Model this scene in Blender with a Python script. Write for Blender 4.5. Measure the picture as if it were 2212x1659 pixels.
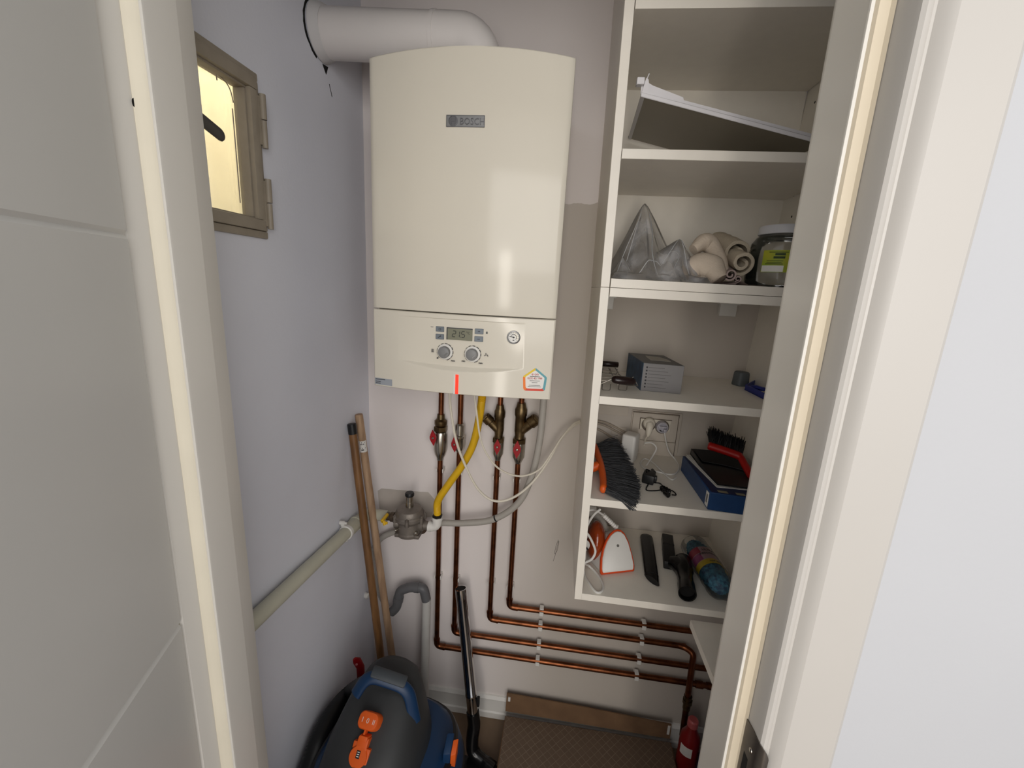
import bpy, bmesh, math, random
from mathutils import Vector, Matrix, noise

for o in list(bpy.data.objects):
    bpy.data.objects.remove(o)
scn = bpy.context.scene
COL = scn.collection
random.seed(4)

# ------------------------------------------------------------ camera, world, light, exposure
cam_data = bpy.data.cameras.new('camera')
cam_data.sensor_width = 36.0
cam_data.lens = 15.03398
cam_data.clip_start = 0.02
cam = bpy.data.objects.new('camera', cam_data)
COL.objects.link(cam)
cam.matrix_world = Matrix(((0.9912562, -0.0796938, 0.1051665, 0.41369), (0.1201152, 0.2150611, -0.9691858, -1.217), (0.0546209, 0.9733435, 0.2227531, 1.49221), (0, 0, 0, 1)))
scn.camera = cam

world = bpy.data.worlds.new('world')
scn.world = world
world.use_nodes = True
wbg = world.node_tree.nodes['Background']
wbg.inputs[0].default_value = (0.97, 0.98, 1.0, 1)
wbg.inputs[1].default_value = 0.42


def area_light(name, loc, target, sx, sy, power, color):
    l = bpy.data.lights.new(name, 'AREA')
    l.shape = 'RECTANGLE'
    l.size, l.size_y = sx, sy
    l.energy = power
    l.color = color
    o = bpy.data.objects.new(name, l)
    COL.objects.link(o)
    o.location = loc
    o.rotation_euler = (Vector(target) - Vector(loc)).to_track_quat('-Z', 'Y').to_euler()
    return o


# broad curtained window wall at the far end of the hall, behind the photographer, and the bright gap in it
area_light('hall_daylight', (0.40, -2.60, 1.72), (0.40, 0.0, 1.62), 3.0, 1.3, 30.0, (1.0, 0.965, 0.92))
area_light('hall_daylight_gap', (0.42, -3.20, 0.80), (0.42, 0.0, 0.80), 0.22, 1.0, 5.5, (1.0, 0.93, 0.84))
# sky seen down the light shaft outside the small window
area_light('shaft_daylight', (-0.42, 0.30, 2.75), (-0.72, 0.30, 1.7), 0.3, 1.2, 25.0, (1.0, 0.92, 0.76))

scn.view_settings.view_transform = 'Standard'
scn.view_settings.look = 'None'
scn.view_settings.exposure = 0.62
scn.view_settings.gamma = 1.0
scn.view_settings.use_curve_mapping = False


# ------------------------------------------------------------ materials
def lin(c):
    return tuple((x / 12.92 if x <= 0.04045 else ((x + 0.055) / 1.055) ** 2.4) for x in c)


MATS = {}


def mat(name, rgb, rough=0.5, metal=0.0, var=0.05, scale=14.0, bump=0.0, bscale=60.0, coat=0.0,
        stretch=None, alt=None, alt_amt=0.0, trans=0.0, ior=1.45, emit=None, spec=0.5):
    """Principled material whose colour (sRGB 0..1) is gently broken up by noise."""
    if name in MATS:
        return MATS[name]
    m = bpy.data.materials.new(name)
    m.use_nodes = True
    nt = m.node_tree
    b = nt.nodes['Principled BSDF']
    c = lin(rgb)
    tc = nt.nodes.new('ShaderNodeTexCoord')
    mp = nt.nodes.new('ShaderNodeMapping')
    nt.links.new(tc.outputs['Object'], mp.inputs[0])
    if stretch:
        mp.inputs['Scale'].default_value = stretch
    nz = nt.nodes.new('ShaderNodeTexNoise')
    nz.inputs['Scale'].default_value = scale
    nz.inputs['Detail'].default_value = 4
    nt.links.new(mp.outputs[0], nz.inputs['Vector'])
    rp = nt.nodes.new('ShaderNodeValToRGB')
    lo = tuple(max(0, x * (1 - var)) for x in c)
    hi = tuple(min(1, x * (1 + var)) for x in c)
    if alt:
        a = lin(alt)
        lo = tuple(x * (1 - alt_amt) + y * alt_amt for x, y in zip(c, a))
    rp.color_ramp.elements[0].position = 0.35
    rp.color_ramp.elements[1].position = 0.65
    rp.color_ramp.elements[0].color = lo + (1,)
    rp.color_ramp.elements[1].color = hi + (1,)
    nt.links.new(nz.outputs['Fac'], rp.inputs[0])
    nt.links.new(rp.outputs[0], b.inputs['Base Color'])
    b.inputs['Roughness'].default_value = rough
    b.inputs['Metallic'].default_value = metal
    b.inputs['Coat Weight'].default_value = coat
    b.inputs['Specular IOR Level'].default_value = spec
    b.inputs['Coat Roughness'].default_value = 0.06
    b.inputs['Transmission Weight'].default_value = trans
    b.inputs['IOR'].default_value = ior
    if emit:
        b.inputs['Emission Color'].default_value = lin(emit[0]) + (1,)
        b.inputs['Emission Strength'].default_value = emit[1]
    if bump:
        n2 = nt.nodes.new('ShaderNodeTexNoise')
        n2.inputs['Scale'].default_value = bscale
        n2.inputs['Detail'].default_value = 5
        nt.links.new(mp.outputs[0], n2.inputs['Vector'])
        bp = nt.nodes.new('ShaderNodeBump')
        bp.inputs['Strength'].default_value = bump
        bp.inputs['Distance'].default_value = 0.002
        nt.links.new(n2.outputs['Fac'], bp.inputs['Height'])
        nt.links.new(bp.outputs[0], b.inputs['Normal'])
    MATS[name] = m
    return m


def see_through(name, rgb, clear, rough=0.1, gloss=0.5, ridges=0.0, lucent=0.5):
    """Thin clear film or pane: part transparent, part faint diffuse, part mirror gloss."""
    if name in MATS:
        return MATS[name]
    m = bpy.data.materials.new(name)
    m.use_nodes = True
    nt = m.node_tree
    nt.nodes.clear()
    out = nt.nodes.new('ShaderNodeOutputMaterial')
    tr = nt.nodes.new('ShaderNodeBsdfTransparent')
    df = nt.nodes.new('ShaderNodeBsdfDiffuse')
    tl = nt.nodes.new('ShaderNodeBsdfTranslucent')
    df.inputs[0].default_value = lin(rgb) + (1,)
    tl.inputs[0].default_value = lin(rgb) + (1,)
    gl = nt.nodes.new('ShaderNodeBsdfGlossy')
    gl.inputs['Roughness'].default_value = rough
    m0 = nt.nodes.new('ShaderNodeMixShader')
    m0.inputs[0].default_value = lucent
    m1 = nt.nodes.new('ShaderNodeMixShader')
    m1.inputs[0].default_value = clear
    m2 = nt.nodes.new('ShaderNodeMixShader')
    fr = nt.nodes.new('ShaderNodeFresnel')
    fr.inputs[0].default_value = 1.45
    mul = nt.nodes.new('ShaderNodeMath')
    mul.operation = 'MULTIPLY'
    mul.inputs[1].default_value = gloss
    nt.links.new(fr.outputs[0], mul.inputs[0])
    nt.links.new(df.outputs[0], m0.inputs[1])
    nt.links.new(tl.outputs[0], m0.inputs[2])
    nt.links.new(m0.outputs[0], m1.inputs[1])
    nt.links.new(tr.outputs[0], m1.inputs[2])
    nt.links.new(m1.outputs[0], m2.inputs[1])
    nt.links.new(gl.outputs[0], m2.inputs[2])
    nt.links.new(mul.outputs[0], m2.inputs[0])
    nt.links.new(m2.outputs[0], out.inputs[0])
    if ridges:
        tc = nt.nodes.new('ShaderNodeTexCoord')
        nz = nt.nodes.new('ShaderNodeTexNoise')
        nz.inputs['Scale'].default_value = 18
        nz.inputs['Detail'].default_value = 3
        nt.links.new(tc.outputs['Object'], nz.inputs['Vector'])
        rp = nt.nodes.new('ShaderNodeValToRGB')
        rp.color_ramp.elements[0].position = 0.46
        rp.color_ramp.elements[0].color = (clear, clear, clear, 1)
        rp.color_ramp.elements[1].position = 0.66
        rp.color_ramp.elements[1].color = (clear - ridges,) * 3 + (1,)
        nt.links.new(nz.outputs['Fac'], rp.inputs[0])
        nt.links.new(rp.outputs[0], m1.inputs[0])
    MATS[name] = m
    return m


def wall_paint(name, upper, lower, border, xmin):
    """Wall paint in two coats: above a ragged roller line the fresh coat shows, below it the older one."""
    m = bpy.data.materials.new(name)
    m.use_nodes = True
    nt = m.node_tree
    b = nt.nodes['Principled BSDF']
    b.inputs['Roughness'].default_value = 0.75
    geo = nt.nodes.new('ShaderNodeNewGeometry')
    sep = nt.nodes.new('ShaderNodeSeparateXYZ')
    nt.links.new(geo.outputs['Position'], sep.inputs[0])
    nz = nt.nodes.new('ShaderNodeTexNoise')
    nz.inputs['Scale'].default_value = 22
    nz.inputs['Detail'].default_value = 3
    nt.links.new(geo.outputs['Position'], nz.inputs['Vector'])

    def math_node(op, a, bb):
        n = nt.nodes.new('ShaderNodeMath')
        n.operation = op
        for i, x in enumerate((a, bb)):
            if isinstance(x, (int, float)):
                n.inputs[i].default_value = x
            else:
                nt.links.new(x, n.inputs[i])
        return n.outputs[0]
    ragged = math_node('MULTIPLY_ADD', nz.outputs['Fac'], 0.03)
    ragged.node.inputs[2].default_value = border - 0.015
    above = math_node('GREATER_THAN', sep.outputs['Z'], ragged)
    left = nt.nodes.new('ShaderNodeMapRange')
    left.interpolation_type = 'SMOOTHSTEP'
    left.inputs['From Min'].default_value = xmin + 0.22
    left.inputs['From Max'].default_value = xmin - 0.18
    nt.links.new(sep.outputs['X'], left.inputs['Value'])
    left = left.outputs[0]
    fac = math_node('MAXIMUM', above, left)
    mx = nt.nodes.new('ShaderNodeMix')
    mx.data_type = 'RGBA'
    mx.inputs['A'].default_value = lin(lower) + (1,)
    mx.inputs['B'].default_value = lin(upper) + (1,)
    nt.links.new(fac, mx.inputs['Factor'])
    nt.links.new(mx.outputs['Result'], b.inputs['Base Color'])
    n2 = nt.nodes.new('ShaderNodeTexNoise')
    n2.inputs['Scale'].default_value = 160
    nt.links.new(geo.outputs['Position'], n2.inputs['Vector'])
    bp = nt.nodes.new('ShaderNodeBump')
    bp.inputs['Strength'].default_value = 0.12
    bp.inputs['Distance'].default_value = 0.001
    nt.links.new(n2.outputs['Fac'], bp.inputs['Height'])
    nt.links.new(bp.outputs[0], b.inputs['Normal'])
    return m


# ------------------------------------------------------------ mesh helpers
def V(*a):
    return Vector(a)


def BM():
    return bmesh.new()


def box(bm, x0, x1, y0, y1, z0, z1, bev=0.0, seg=2, M=None, shear=None):
    """Axis aligned box, optionally bevelled; shear = dx per metre of height above zero."""
    r = bmesh.ops.create_cube(bm, size=1.0)
    vs = r['verts']
    for v in vs:
        v.co = V(x0 + (v.co.x + .5) * (x1 - x0), y0 + (v.co.y + .5) * (y1 - y0), z0 + (v.co.z + .5) * (z1 - z0))
    if bev:
        es = list({e for v in vs for e in v.link_edges})
        r2 = bmesh.ops.bevel(bm, geom=es, offset=bev, segments=seg, profile=0.6, affect='EDGES')
        vs = list({v for f in r2['faces'] for v in f.verts} | {v for v in vs if v.is_valid})
    if shear:
        for v in vs:
            v.co.x += shear(v.co.z)
    if M is not None:
        for v in vs:
            v.co = M @ v.co
    return bm


def obox(bm, origin, ax, ay, az, bev=0.0, seg=2):
    """Box with one corner at origin and three edge vectors."""
    o, ax, ay, az = map(Vector, (origin, ax, ay, az))
    M = Matrix((ax.normalized(), ay.normalized(), az.normalized())).transposed().to_4x4()
    M.translation = o
    return box(bm, 0, ax.length, 0, ay.length, 0, az.length, bev, seg, M)


def spline(pts, n=8):
    """Catmull-Rom through the points."""
    P = [Vector(p) for p in pts]
    if len(P) < 3:
        return [P[0].lerp(P[-1], i / n) for i in range(n + 1)]
    P = [2 * P[0] - P[1]] + P + [2 * P[-1] - P[-2]]
    out = []
    for i in range(1, len(P) - 2):
        a, b, c, d = P[i - 1:i + 3]
        for k in range(n):
            t = k / n
            out.append(0.5 * ((2 * b) + (c - a) * t + (2 * a - 5 * b + 4 * c - d) * t * t + (3 * b - a - 3 * c + d) * t ** 3))
    out.append(P[-2])
    return out


def tube(bm, pts, r, seg=12, caps=True, flat=1.0, up=None):
    """Round tube along pts; r is a number or one radius per point; flat squashes it along 'up'."""
    P = [Vector(p) for p in pts]
    rs = r if isinstance(r, (list, tuple)) else [r] * len(P)
    n = len(P)
    T = []
    for i in range(n):
        a = P[max(0, i - 1)]
        b = P[min(n - 1, i + 1)]
        d = b - a
        T.append(d.normalized() if d.length > 1e-9 else (T[-1] if T else V(0, 0, 1)))
    if up is None:
        up = V(0, 0, 1) if abs(T[0].z) < 0.9 else V(0, 1, 0)
    N = (Vector(up) - T[0] * T[0].dot(Vector(up))).normalized()
    rings = []
    for i in range(n):
        N = (N - T[i] * T[i].dot(N)).normalized()
        B = T[i].cross(N)
        rings.append([bm.verts.new(P[i] + (N * math.cos(a) * flat + B * math.sin(a)) * rs[i])
                      for a in (2 * math.pi * k / seg for k in range(seg))])
    for A, Bq in zip(rings, rings[1:]):
        for k in range(seg):
            bm.faces.new((A[k], A[(k + 1) % seg], Bq[(k + 1) % seg], Bq[k]))
    if caps:
        bm.faces.new(list(reversed(rings[0])))
        bm.faces.new(rings[-1])
    return bm


def loft(bm, rings, caps=True):
    """Skin a list of equally long rings of points."""
    R = [[bm.verts.new(Vector(p)) for p in ring] for ring in rings]
    n = len(R[0])
    for A, B in zip(R, R[1:]):
        for k in range(n):
            bm.faces.new((A[k], A[(k + 1) % n], B[(k + 1) % n], B[k]))
    if caps:
        bm.faces.new(list(reversed(R[0])))
        bm.faces.new(R[-1])
    return bm


def lathe(bm, c, axis, prof, seg=24):
    """Profile of (radius, height) turned about axis through c."""
    ax = Vector(axis).normalized()
    up = V(0, 0, 1) if abs(ax.z) < .9 else V(0, 1, 0)
    n = (up - ax * ax.dot(up)).normalized()
    b = ax.cross(n)
    c = Vector(c)
    rings = [[c + ax * h + (n * math.cos(t) + b * math.sin(t)) * max(r, 1e-5)
              for t in (2 * math.pi * k / seg for k in range(seg))] for r, h in prof]
    return loft(bm, rings)


def prism(bm, poly, d):
    """Closed polygon of 3-D points extruded by vector d."""
    d = Vector(d)
    return loft(bm, [poly, [Vector(p) + d for p in poly]])


def sell(cx, cy, z, a, b, n=3.0, k=32, rot=0.0):
    """Superellipse ring in a level plane."""
    out = []
    for i in range(k):
        t = 2 * math.pi * i / k
        c, s = math.cos(t), math.sin(t)
        x = a * math.copysign(abs(c) ** (2 / n), c)
        y = b * math.copysign(abs(s) ** (2 / n), s)
        out.append(V(cx + x * math.cos(rot) - y * math.sin(rot), cy + x * math.sin(rot) + y * math.cos(rot), z))
    return out


def world_loc(o):
    l = Vector(o.location)
    while o.parent:
        o = o.parent
        l = l + Vector(o.location)
    return l


def obj(name, bm, m, parent=None, smooth=38, kind=None, label=None, mapf=None):
    """Link a bmesh built in world coordinates as one mesh object."""
    if mapf:
        for v in bm.verts:
            v.co = mapf(v.co)
    bmesh.ops.recalc_face_normals(bm, faces=bm.faces[:])
    if parent is not None:
        off = world_loc(parent)
    else:
        xs = [v.co for v in bm.verts]
        off = V(sum(c.x for c in xs) / len(xs), sum(c.y for c in xs) / len(xs), min(c.z for c in xs))
    for v in bm.verts:
        v.co -= off
    me = bpy.data.meshes.new(name)
    bm.to_mesh(me)
    bm.free()
    for p in me.polygons:
        p.use_smooth = True
    me.set_sharp_from_angle(angle=math.radians(smooth))
    me.materials.append(m)
    o = bpy.data.objects.new(name, me)
    COL.objects.link(o)
    if parent is not None:
        o.parent = parent
    else:
        o.location = off
    if kind:
        o['kind'] = kind
    if label:
        o['label'] = label
    return o


def thing(name, label, cat, loc, group=None):
    o = bpy.data.objects.new(name, None)
    o.empty_display_size = 0.05
    COL.objects.link(o)
    o.location = loc
    o['label'] = label
    o['category'] = cat
    if group:
        o['group'] = group
    return o


def tag(o, label, cat, group=None):
    o['label'] = label
    o['category'] = cat
    if group:
        o['group'] = group
    return o


def struct(name, bm, m, smooth=30):
    return obj(name, bm, m, None, smooth, 'structure')


def inst(o, name, dloc, parent):
    """Copy of a part moved by dloc, sharing its mesh."""
    c = o.copy()
    c.name = name
    COL.objects.link(c)
    c.parent = parent
    c.location = Vector(o.location) + Vector(dloc)
    return c


def text(name, s, size, origin, right, up, m, parent, depth=0.0004, mapf=None, width=None, align='LEFT', bold=0.0):
    """Lettering as a thin mesh; origin is the left (or centre) end of the base line."""
    cu = bpy.data.curves.new(name, 'FONT')
    cu.body = s
    cu.size = size
    cu.extrude = depth
    cu.offset = bold
    cu.resolution_u = 2
    cu.align_x = align
    tmp = bpy.data.objects.new('tmp_text', cu)
    COL.objects.link(tmp)
    bpy.context.view_layer.update()
    me = bpy.data.meshes.new_from_object(tmp.evaluated_get(bpy.context.evaluated_depsgraph_get()))
    bpy.data.objects.remove(tmp)
    bpy.data.curves.remove(cu)
    bm = BM()
    bm.from_mesh(me)
    bpy.data.meshes.remove(me)
    right, up, origin = Vector(right).normalized(), Vector(up).normalized(), Vector(origin)
    nrm = right.cross(up)
    k = 1.0
    if width:
        xs = [v.co.x for v in bm.verts]
        k = width / max(1e-6, max(xs) - min(xs))
    for v in bm.verts:
        v.co = origin + right * v.co.x * k + up * v.co.y + nrm * v.co.z
    return obj(name, bm, m, parent, mapf=mapf)


# ------------------------------------------------------------ shared paints
M_wall_l = mat('lilac_white_wall', (0.875, 0.88, 0.915), 0.8, var=0.02, scale=4, bump=0.15, bscale=160)
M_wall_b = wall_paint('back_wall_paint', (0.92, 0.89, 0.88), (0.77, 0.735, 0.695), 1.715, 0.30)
M_wall_w = mat('white_hall_wall', (0.715, 0.72, 0.735), 0.7, var=0.015, scale=3, bump=0.08, bscale=200)
M_ceil = mat('ceiling_paint', (0.80, 0.79, 0.79), 0.85, var=0.02)
M_floor = mat('beige_floor_tile', (0.46, 0.38, 0.30), 0.5, var=0.08, scale=9, alt=(0.38, 0.30, 0.23), alt_amt=0.5)
M_frame = mat('cream_door_paint', (0.92, 0.905, 0.875), 0.35, var=0.012, scale=3)
M_casing = mat('ivory_casing_paint', (0.725, 0.71, 0.69), 0.35, var=0.012, scale=3)
M_gasket = mat('cream_rubber_gasket', (0.86, 0.81, 0.72), 0.55, var=0.02)
M_leaf = mat('white_door_lacquer', (0.82, 0.815, 0.80), 0.28, var=0.012, scale=3)
M_white = mat('white_laminate', (0.93, 0.905, 0.86), 0.42, var=0.012, scale=40)
M_edge = mat('white_edge_band', (0.92, 0.90, 0.86), 0.45, var=0.012, scale=40)
M_dark = mat('dark_hole', (0.06, 0.05, 0.045), 0.9, var=0.1)
M_black = mat('black_plastic', (0.085, 0.085, 0.09), 0.42, var=0.08)
M_gloss = mat('gloss_black_plastic', (0.06, 0.06, 0.065), 0.22, var=0.05)
M_copper = mat('aged_copper', (0.52, 0.315, 0.205), 0.36, metal=1.0, var=0.12, scale=24, alt=(0.30, 0.175, 0.115), alt_amt=0.7)
M_brass = mat('dull_brass', (0.46, 0.39, 0.28), 0.38, metal=1.0, var=0.12, scale=60, alt=(0.25, 0.20, 0.14), alt_amt=0.6)
M_steel = mat('nickel_plate', (0.72, 0.70, 0.66), 0.25, metal=1.0, var=0.06, scale=60)
M_chrome = mat('chrome', (0.82, 0.82, 0.82), 0.10, metal=1.0, var=0.02)
M_red = mat('red_valve_lever', (0.62, 0.06, 0.10), 0.4, var=0.08)
M_wht_pl = mat('white_plastic', (0.88, 0.87, 0.85), 0.4, var=0.02)
M_cream_pl = mat('cream_plastic', (0.86, 0.83, 0.77), 0.45, var=0.03)
M_ink = mat('dark_ink', (0.13, 0.13, 0.14), 0.6, var=0.03)
M_orange = mat('orange_plastic', (0.86, 0.36, 0.11), 0.4, var=0.05)
M_blue = mat('vacuum_blue_plastic', (0.07, 0.195, 0.33), 0.4, var=0.06)

# ------------------------------------------------------------ room shell
XL, XR, YF = -0.1596, 1.03, -0.68       # left wall, right wall, inner face of the front wall
WZ0, WZ1, WY0, WY1 = 1.5536, 1.8312, -0.664, -0.4236   # window opening in the left wall


def lean_l(z):
    return -0.0067 * (z - 1.39)


def lean_r(z):
    return -0.011 * (z - 1.39)


bm = BM()
box(bm, -1.6, 2.4, -3.6, 0.1, -0.08, 0.0)
struct('floor', bm, M_floor)
bm = BM()
box(bm, XL - .1, XR + .1, -0.785, 0.1, 2.42, 2.5)
struct('ceiling', bm, M_ceil)
bm = BM()
box(bm, XL - .1, XR + .1, 0.0, 0.1, 0.0, 2.42)
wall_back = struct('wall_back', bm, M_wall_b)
bm = BM()
box(bm, XL - .035, XL, -0.785, 0.0, 0.0, WZ0)
box(bm, XL - .035, XL, -0.785, 0.0, WZ1, 2.42)
box(bm, XL - .035, XL, WY1, 0.0, WZ0, WZ1)
box(bm, XL - .035, XL, -0.785, WY0, WZ0, WZ1)
wall_left = struct('wall_left', bm, M_wall_l)
bm = BM()
box(bm, XR, XR + .1, -0.785, 0.0, 0.0, 2.42)
struct('wall_right', bm, M_wall_l)
bm = BM()
box(bm, -1.6, -0.075, -0.785, YF, 0.0, 2.42)
box(bm, 0.70, 2.4, -0.785, YF, 0.0, 2.42)
box(bm, -0.075, 0.70, -0.785, YF, 2.06, 2.42)
struct('wall_front', bm, M_wall_w)
# opposite wall of the light shaft, seen through the small window
bm = BM()
box(bm, -0.85, -0.75, -2.0, 0.9, 0.3, 2.42, 0.004)
struct('wall_shaft', bm, mat('cream_outside_render', (0.95, 0.90, 0.74), 0.85, var=0.03, scale=12, bump=0.25, bscale=90))

# skirting along the back wall and the left wall
prof = [(-0.013, 0.0), (-0.013, 0.022), (-0.009, 0.026), (-0.009, 0.072), (-0.011, 0.078), (-0.006, 0.089), (0.0, 0.09), (0.0, 0.0)]
bm = BM()
prism(bm, [V(XL, y, z) for y, z in prof], V(XR - XL, 0, 0))
struct('baseboard_back', bm, M_wht_pl)
bm = BM()
prism(bm, [V(XL - y, -0.02, z) for y, z in prof], V(0, -0.64, 0))
struct('baseboard_left', bm, M_wht_pl)


def strip(bm, prof, lean, z0=0.0, z1=2.045):
    """Door frame moulding: plan profile run up the opening."""
    return loft(bm, [[V(x + lean(z), y, z) for x, y in prof] for z in (z0, z1)])


# right jamb with lining, stop gasket, rebate, rounded casing and strike plate
rx = 0.664
bm = BM()
strip(bm, [(rx + .040, YF + .01), (rx + .006, YF + .01), (rx + .0015, YF + .004), (rx, YF - .004), (rx, -0.7405), (rx - .0006, -0.742),
           (rx - .0004, -0.7448), (rx + .0015, -0.746), (rx + .040, -0.746)], lean_r)
trim_r = struct('trim_2', bm, M_frame)
bm = BM()
strip(bm, [(rx + .040, -0.746), (rx + .0135, -0.754), (rx + .0130, -0.7835), (rx + .0140, -0.7880), (rx + .0168, -0.7905), (rx + .0205, -0.7900),
           (rx + .0225, -0.7885), (rx + .0245, -0.7890), (rx + .0285, -0.7960), (rx + .034, -0.7995), (rx + .083, -0.8000), (rx + .087, -0.7975),
           (rx + .088, -0.7845), (rx + .06, -0.7845)], lean_r)
struct('trim_4', bm, M_casing)
bm = BM()
strip(bm, [(rx + .0020, -0.7462), (rx + .0035, -0.7500), (rx + .0110, -0.7530), (rx + .0128, -0.7575), (rx + .0140, -0.7545), (rx + .0145, -0.7462)], lean_r)
obj('stop_gasket', bm, M_gasket, trim_r)
# lipped steel strike plate, its lip bent round the casing edge
sp = BM()
za, zb = 0.850, 0.986
lx = rx + .0118
lip = [(.0118, -.7565, zb - .001), (.0118, -.7760, zb + .003), (.0118, -.7860, zb + .003), (.0128, -.7900, zb + .002), (.0155, -.7930, zb - .001), (.0195, -.7945, zb - .006), (.0225, -.7942, zb - .014)]
loft(sp, [[V(rx + x + lean_r(zt3), y, zt3), V(rx + x + lean_r(za), y, za), V(rx + x + .0010 + lean_r(za), y + .0008, za), V(rx + x + .0010 + lean_r(zt3), y + .0008, zt3)] for x, y, zt3 in lip])
plate = obj('strike_plate', sp, mat('worn_steel', (0.42, 0.395, 0.37), 0.4, metal=0.85, var=0.1, scale=50), trim_r, label='worn steel strike plate')
bm = BM()
box(bm, lx - .0006 + lean_r(.90), lx + lean_r(.90), -.775, -.764, .86, .945, .0002, 1)
obj('latch_opening', bm, M_dark, plate)
bm = BM()
lathe(bm, (lx - .0012 + lean_r(.96), -.777, .962), (1, 0, 0), [(0.0, 0), (.0030, .0004), (.0034, .0016)], 14)
obj('screw', bm, M_steel, plate)

# left jamb
lx0 = -0.0448
bm = BM()
strip(bm, [(lx0 - .030, YF + .014), (lx0 - .0120, YF + .014), (lx0 - .0090, YF + .010), (lx0 - .0008, -.7010), (lx0, -.7025), (lx0, -.7430), (lx0 + .0006, -.7450),
           (lx0 + .0004, -.7470), (lx0 - .0015, -.7480), (lx0 - .030, -.7480)], lean_l)
strip(bm, [(lx0 - .030, -.7480), (lx0 - .0135, -.7555), (lx0 - .0130, -.7850), (lx0 - .0150, -.7885), (lx0 - .030, -.7885)], lean_l)
trim_l = struct('trim_1', bm, M_frame)
bm = BM()
strip(bm, [(lx0 - .0020, -.7482), (lx0 - .0040, -.7520), (lx0 - .0095, -.7550), (lx0 - .0125, -.7590), (lx0 - .0140, -.7560), (lx0 - .0145, -.7482)], lean_l)
obj('stop_gasket', bm, mat('lit_cream_gasket', (0.98, 0.945, 0.86), 0.55, var=0.02), trim_l)  # same gasket as the right jamb, its colour raised to look more strongly lit
bm = BM()
hx, hy, hz = (-0.0565, -0.7577, 1.6610)
prism(bm, [V(-0.0566 + lean_l(hz), hy + .0022 * math.cos(a), hz + .0046 * math.sin(a)) for a in (2 * math.pi * k / 14 for k in range(14))], V(-.0008, 0, 0))
obj('screw_hole', bm, M_dark, trim_l, label='small dark screw hole')
# head of the frame
bm = BM()
for y0, y1, z0 in ((YF + .01, -.746, 2.03), (-.746, -.80, 2.043)):
    box(bm, -0.14 if y1 < -.78 else -0.075, 0.75 if y1 < -.78 else 0.70, y1, y0, z0, 2.10 if y1 < -.78 else 2.06, .002, 1)
struct('trim_3', bm, M_casing)

# door leaf, opened into the hall, with two milled grooves
h0 = V(-0.0525, -0.790, 0)
dl = V(0.337, -0.9416, 0)
nl = V(0.9416, 0.337, 0)
bm = BM()
gz = [0.42, 1.0358, 1.523, 1.93]
pr = [(0.0, 0.012)]
for g in gz:
    pr += [(0.0, g - .0045), (-.0030, g), (0.0, g + .0045)]
pr += [(0.0, 2.035), (-.04, 2.035), (-.04, 0.012)]
e = 0.0022
rings = []
for s, ins in ((0.0, e), (e, 0.0), (0.70 - e, 0.0), (0.70, e)):
    rings.append([h0 + dl * s + nl * (w - (ins if w > -.02 else -ins)) + V(0, 0, z) for w, z in pr])
loft(bm, rings)
struct('door_1', bm, M_leaf)

# ------------------------------------------------------------ small window in the left wall
M_win = mat('old_beige_window_paint', (0.60, 0.56, 0.50), 0.45, var=0.06, scale=30, bump=0.35, bscale=70)


def ring_box(bm, y0, y1, z0, z1, w, xa, xb, bev):
    box(bm, xa, xb, y0, y1, z0, z0 + w, bev)
    box(bm, xa, xb, y0, y1, z1 - w, z1, bev)
    box(bm, xa, xb, y0, y0 + w, z0 + w, z1 - w, bev)
    box(bm, xa, xb, y1 - w, y1, z0 + w, z1 - w, bev)


bm = BM()
ring_box(bm, WY0, WY1, WZ0, WZ1, .013, XL - .030, XL + .006, .0025)
win = struct('window_1', bm, M_win)
bm = BM()
ring_box(bm, WY0 + .010, WY1 - .0085, WZ0 + .0135, WZ1 - .010, .019, XL - .020, XL + .0105, .0025)
ring_box(bm, WY0 + .026, WY1 - .0250, WZ0 + .030, WZ1 - .0265, .006, XL - .020, XL + .002, .0015)
obj('casement', bm, M_win, win)
bm = BM()
box(bm, XL - .016, XL - .013, WY0 + .028, WY1 - .028, WZ0 + .033, WZ1 - .030)
obj('pane', bm, see_through('dusty_glass', (1.0, 0.96, 0.84), 0.88, 0.08, 0.5, ridges=0.03), win)
bm = BM()
for pts in ([(-.5300, 1.8010), (-.5000, 1.8000), (-.4800, 1.7960), (-.4700, 1.7860), (-.4655, 1.7700)], [(-.4990, 1.8000), (-.4985, 1.7900)],
            [(-.4690, 1.7600), (-.4685, 1.6100)]):
    tube(bm, spline([V(XL - .0115, y, z) for y, z in pts], 5), .0009, 6)
obj('putty_drip', bm, M_win, win)
hg = None
for zc in (1.7560, 1.6160):
    bm = BM()
    tube(bm, [V(XL + .011, WY1 + .0015, z) for z in (zc + .003, zc + .044)], .0058, 12)
    tube(bm, [V(XL + .011, WY1 + .0015, z) for z in (zc - .044, zc + .001)], .0050, 12)
    box(bm, XL + .004, XL + .010, WY1 - .016, WY1 + .002, zc - .04, zc + .04, .002)
    obj('hinge', bm, M_win, win)
bm = BM()
tp, tq = V(*(-0.1320, -0.5422, 1.6926)), V(-0.132, -0.640, 1.720)
tube(bm, [tp.lerp(tq, t) for t in (0, .03, .08, .2, .5, .8, 1)], [.0045, .0080, .0095, .0095, .0095, .010, .0105], 14, flat=0.42, up=(1, 0, 0))
lathe(bm, (XL + .002, -0.636, 1.719), (1, 0, 0), [(.012, 0), (.012, .006), (.007, .009), (.007, .026)], 16)
obj('handle', bm, mat('dark_grey_handle', (0.27, 0.26, 0.25), 0.4, var=0.05), win, label='dark grey lever handle')

# ------------------------------------------------------------ wall-hung shelving
T = 0.0175
SF = -0.3200


def sl(z):
    return -0.014 * (z - 1.385)


def sr(z):
    return 0.040 * (z - 1.405)


def panel(name, parent, x0, x1, y0, y1, z0, z1, shear=None, bev=.0006):
    b = BM()
    box(b, x0, x1, y0, y1, z0, z1, bev, 1, shear=shear)
    return obj(name, b, M_white, parent)


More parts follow.
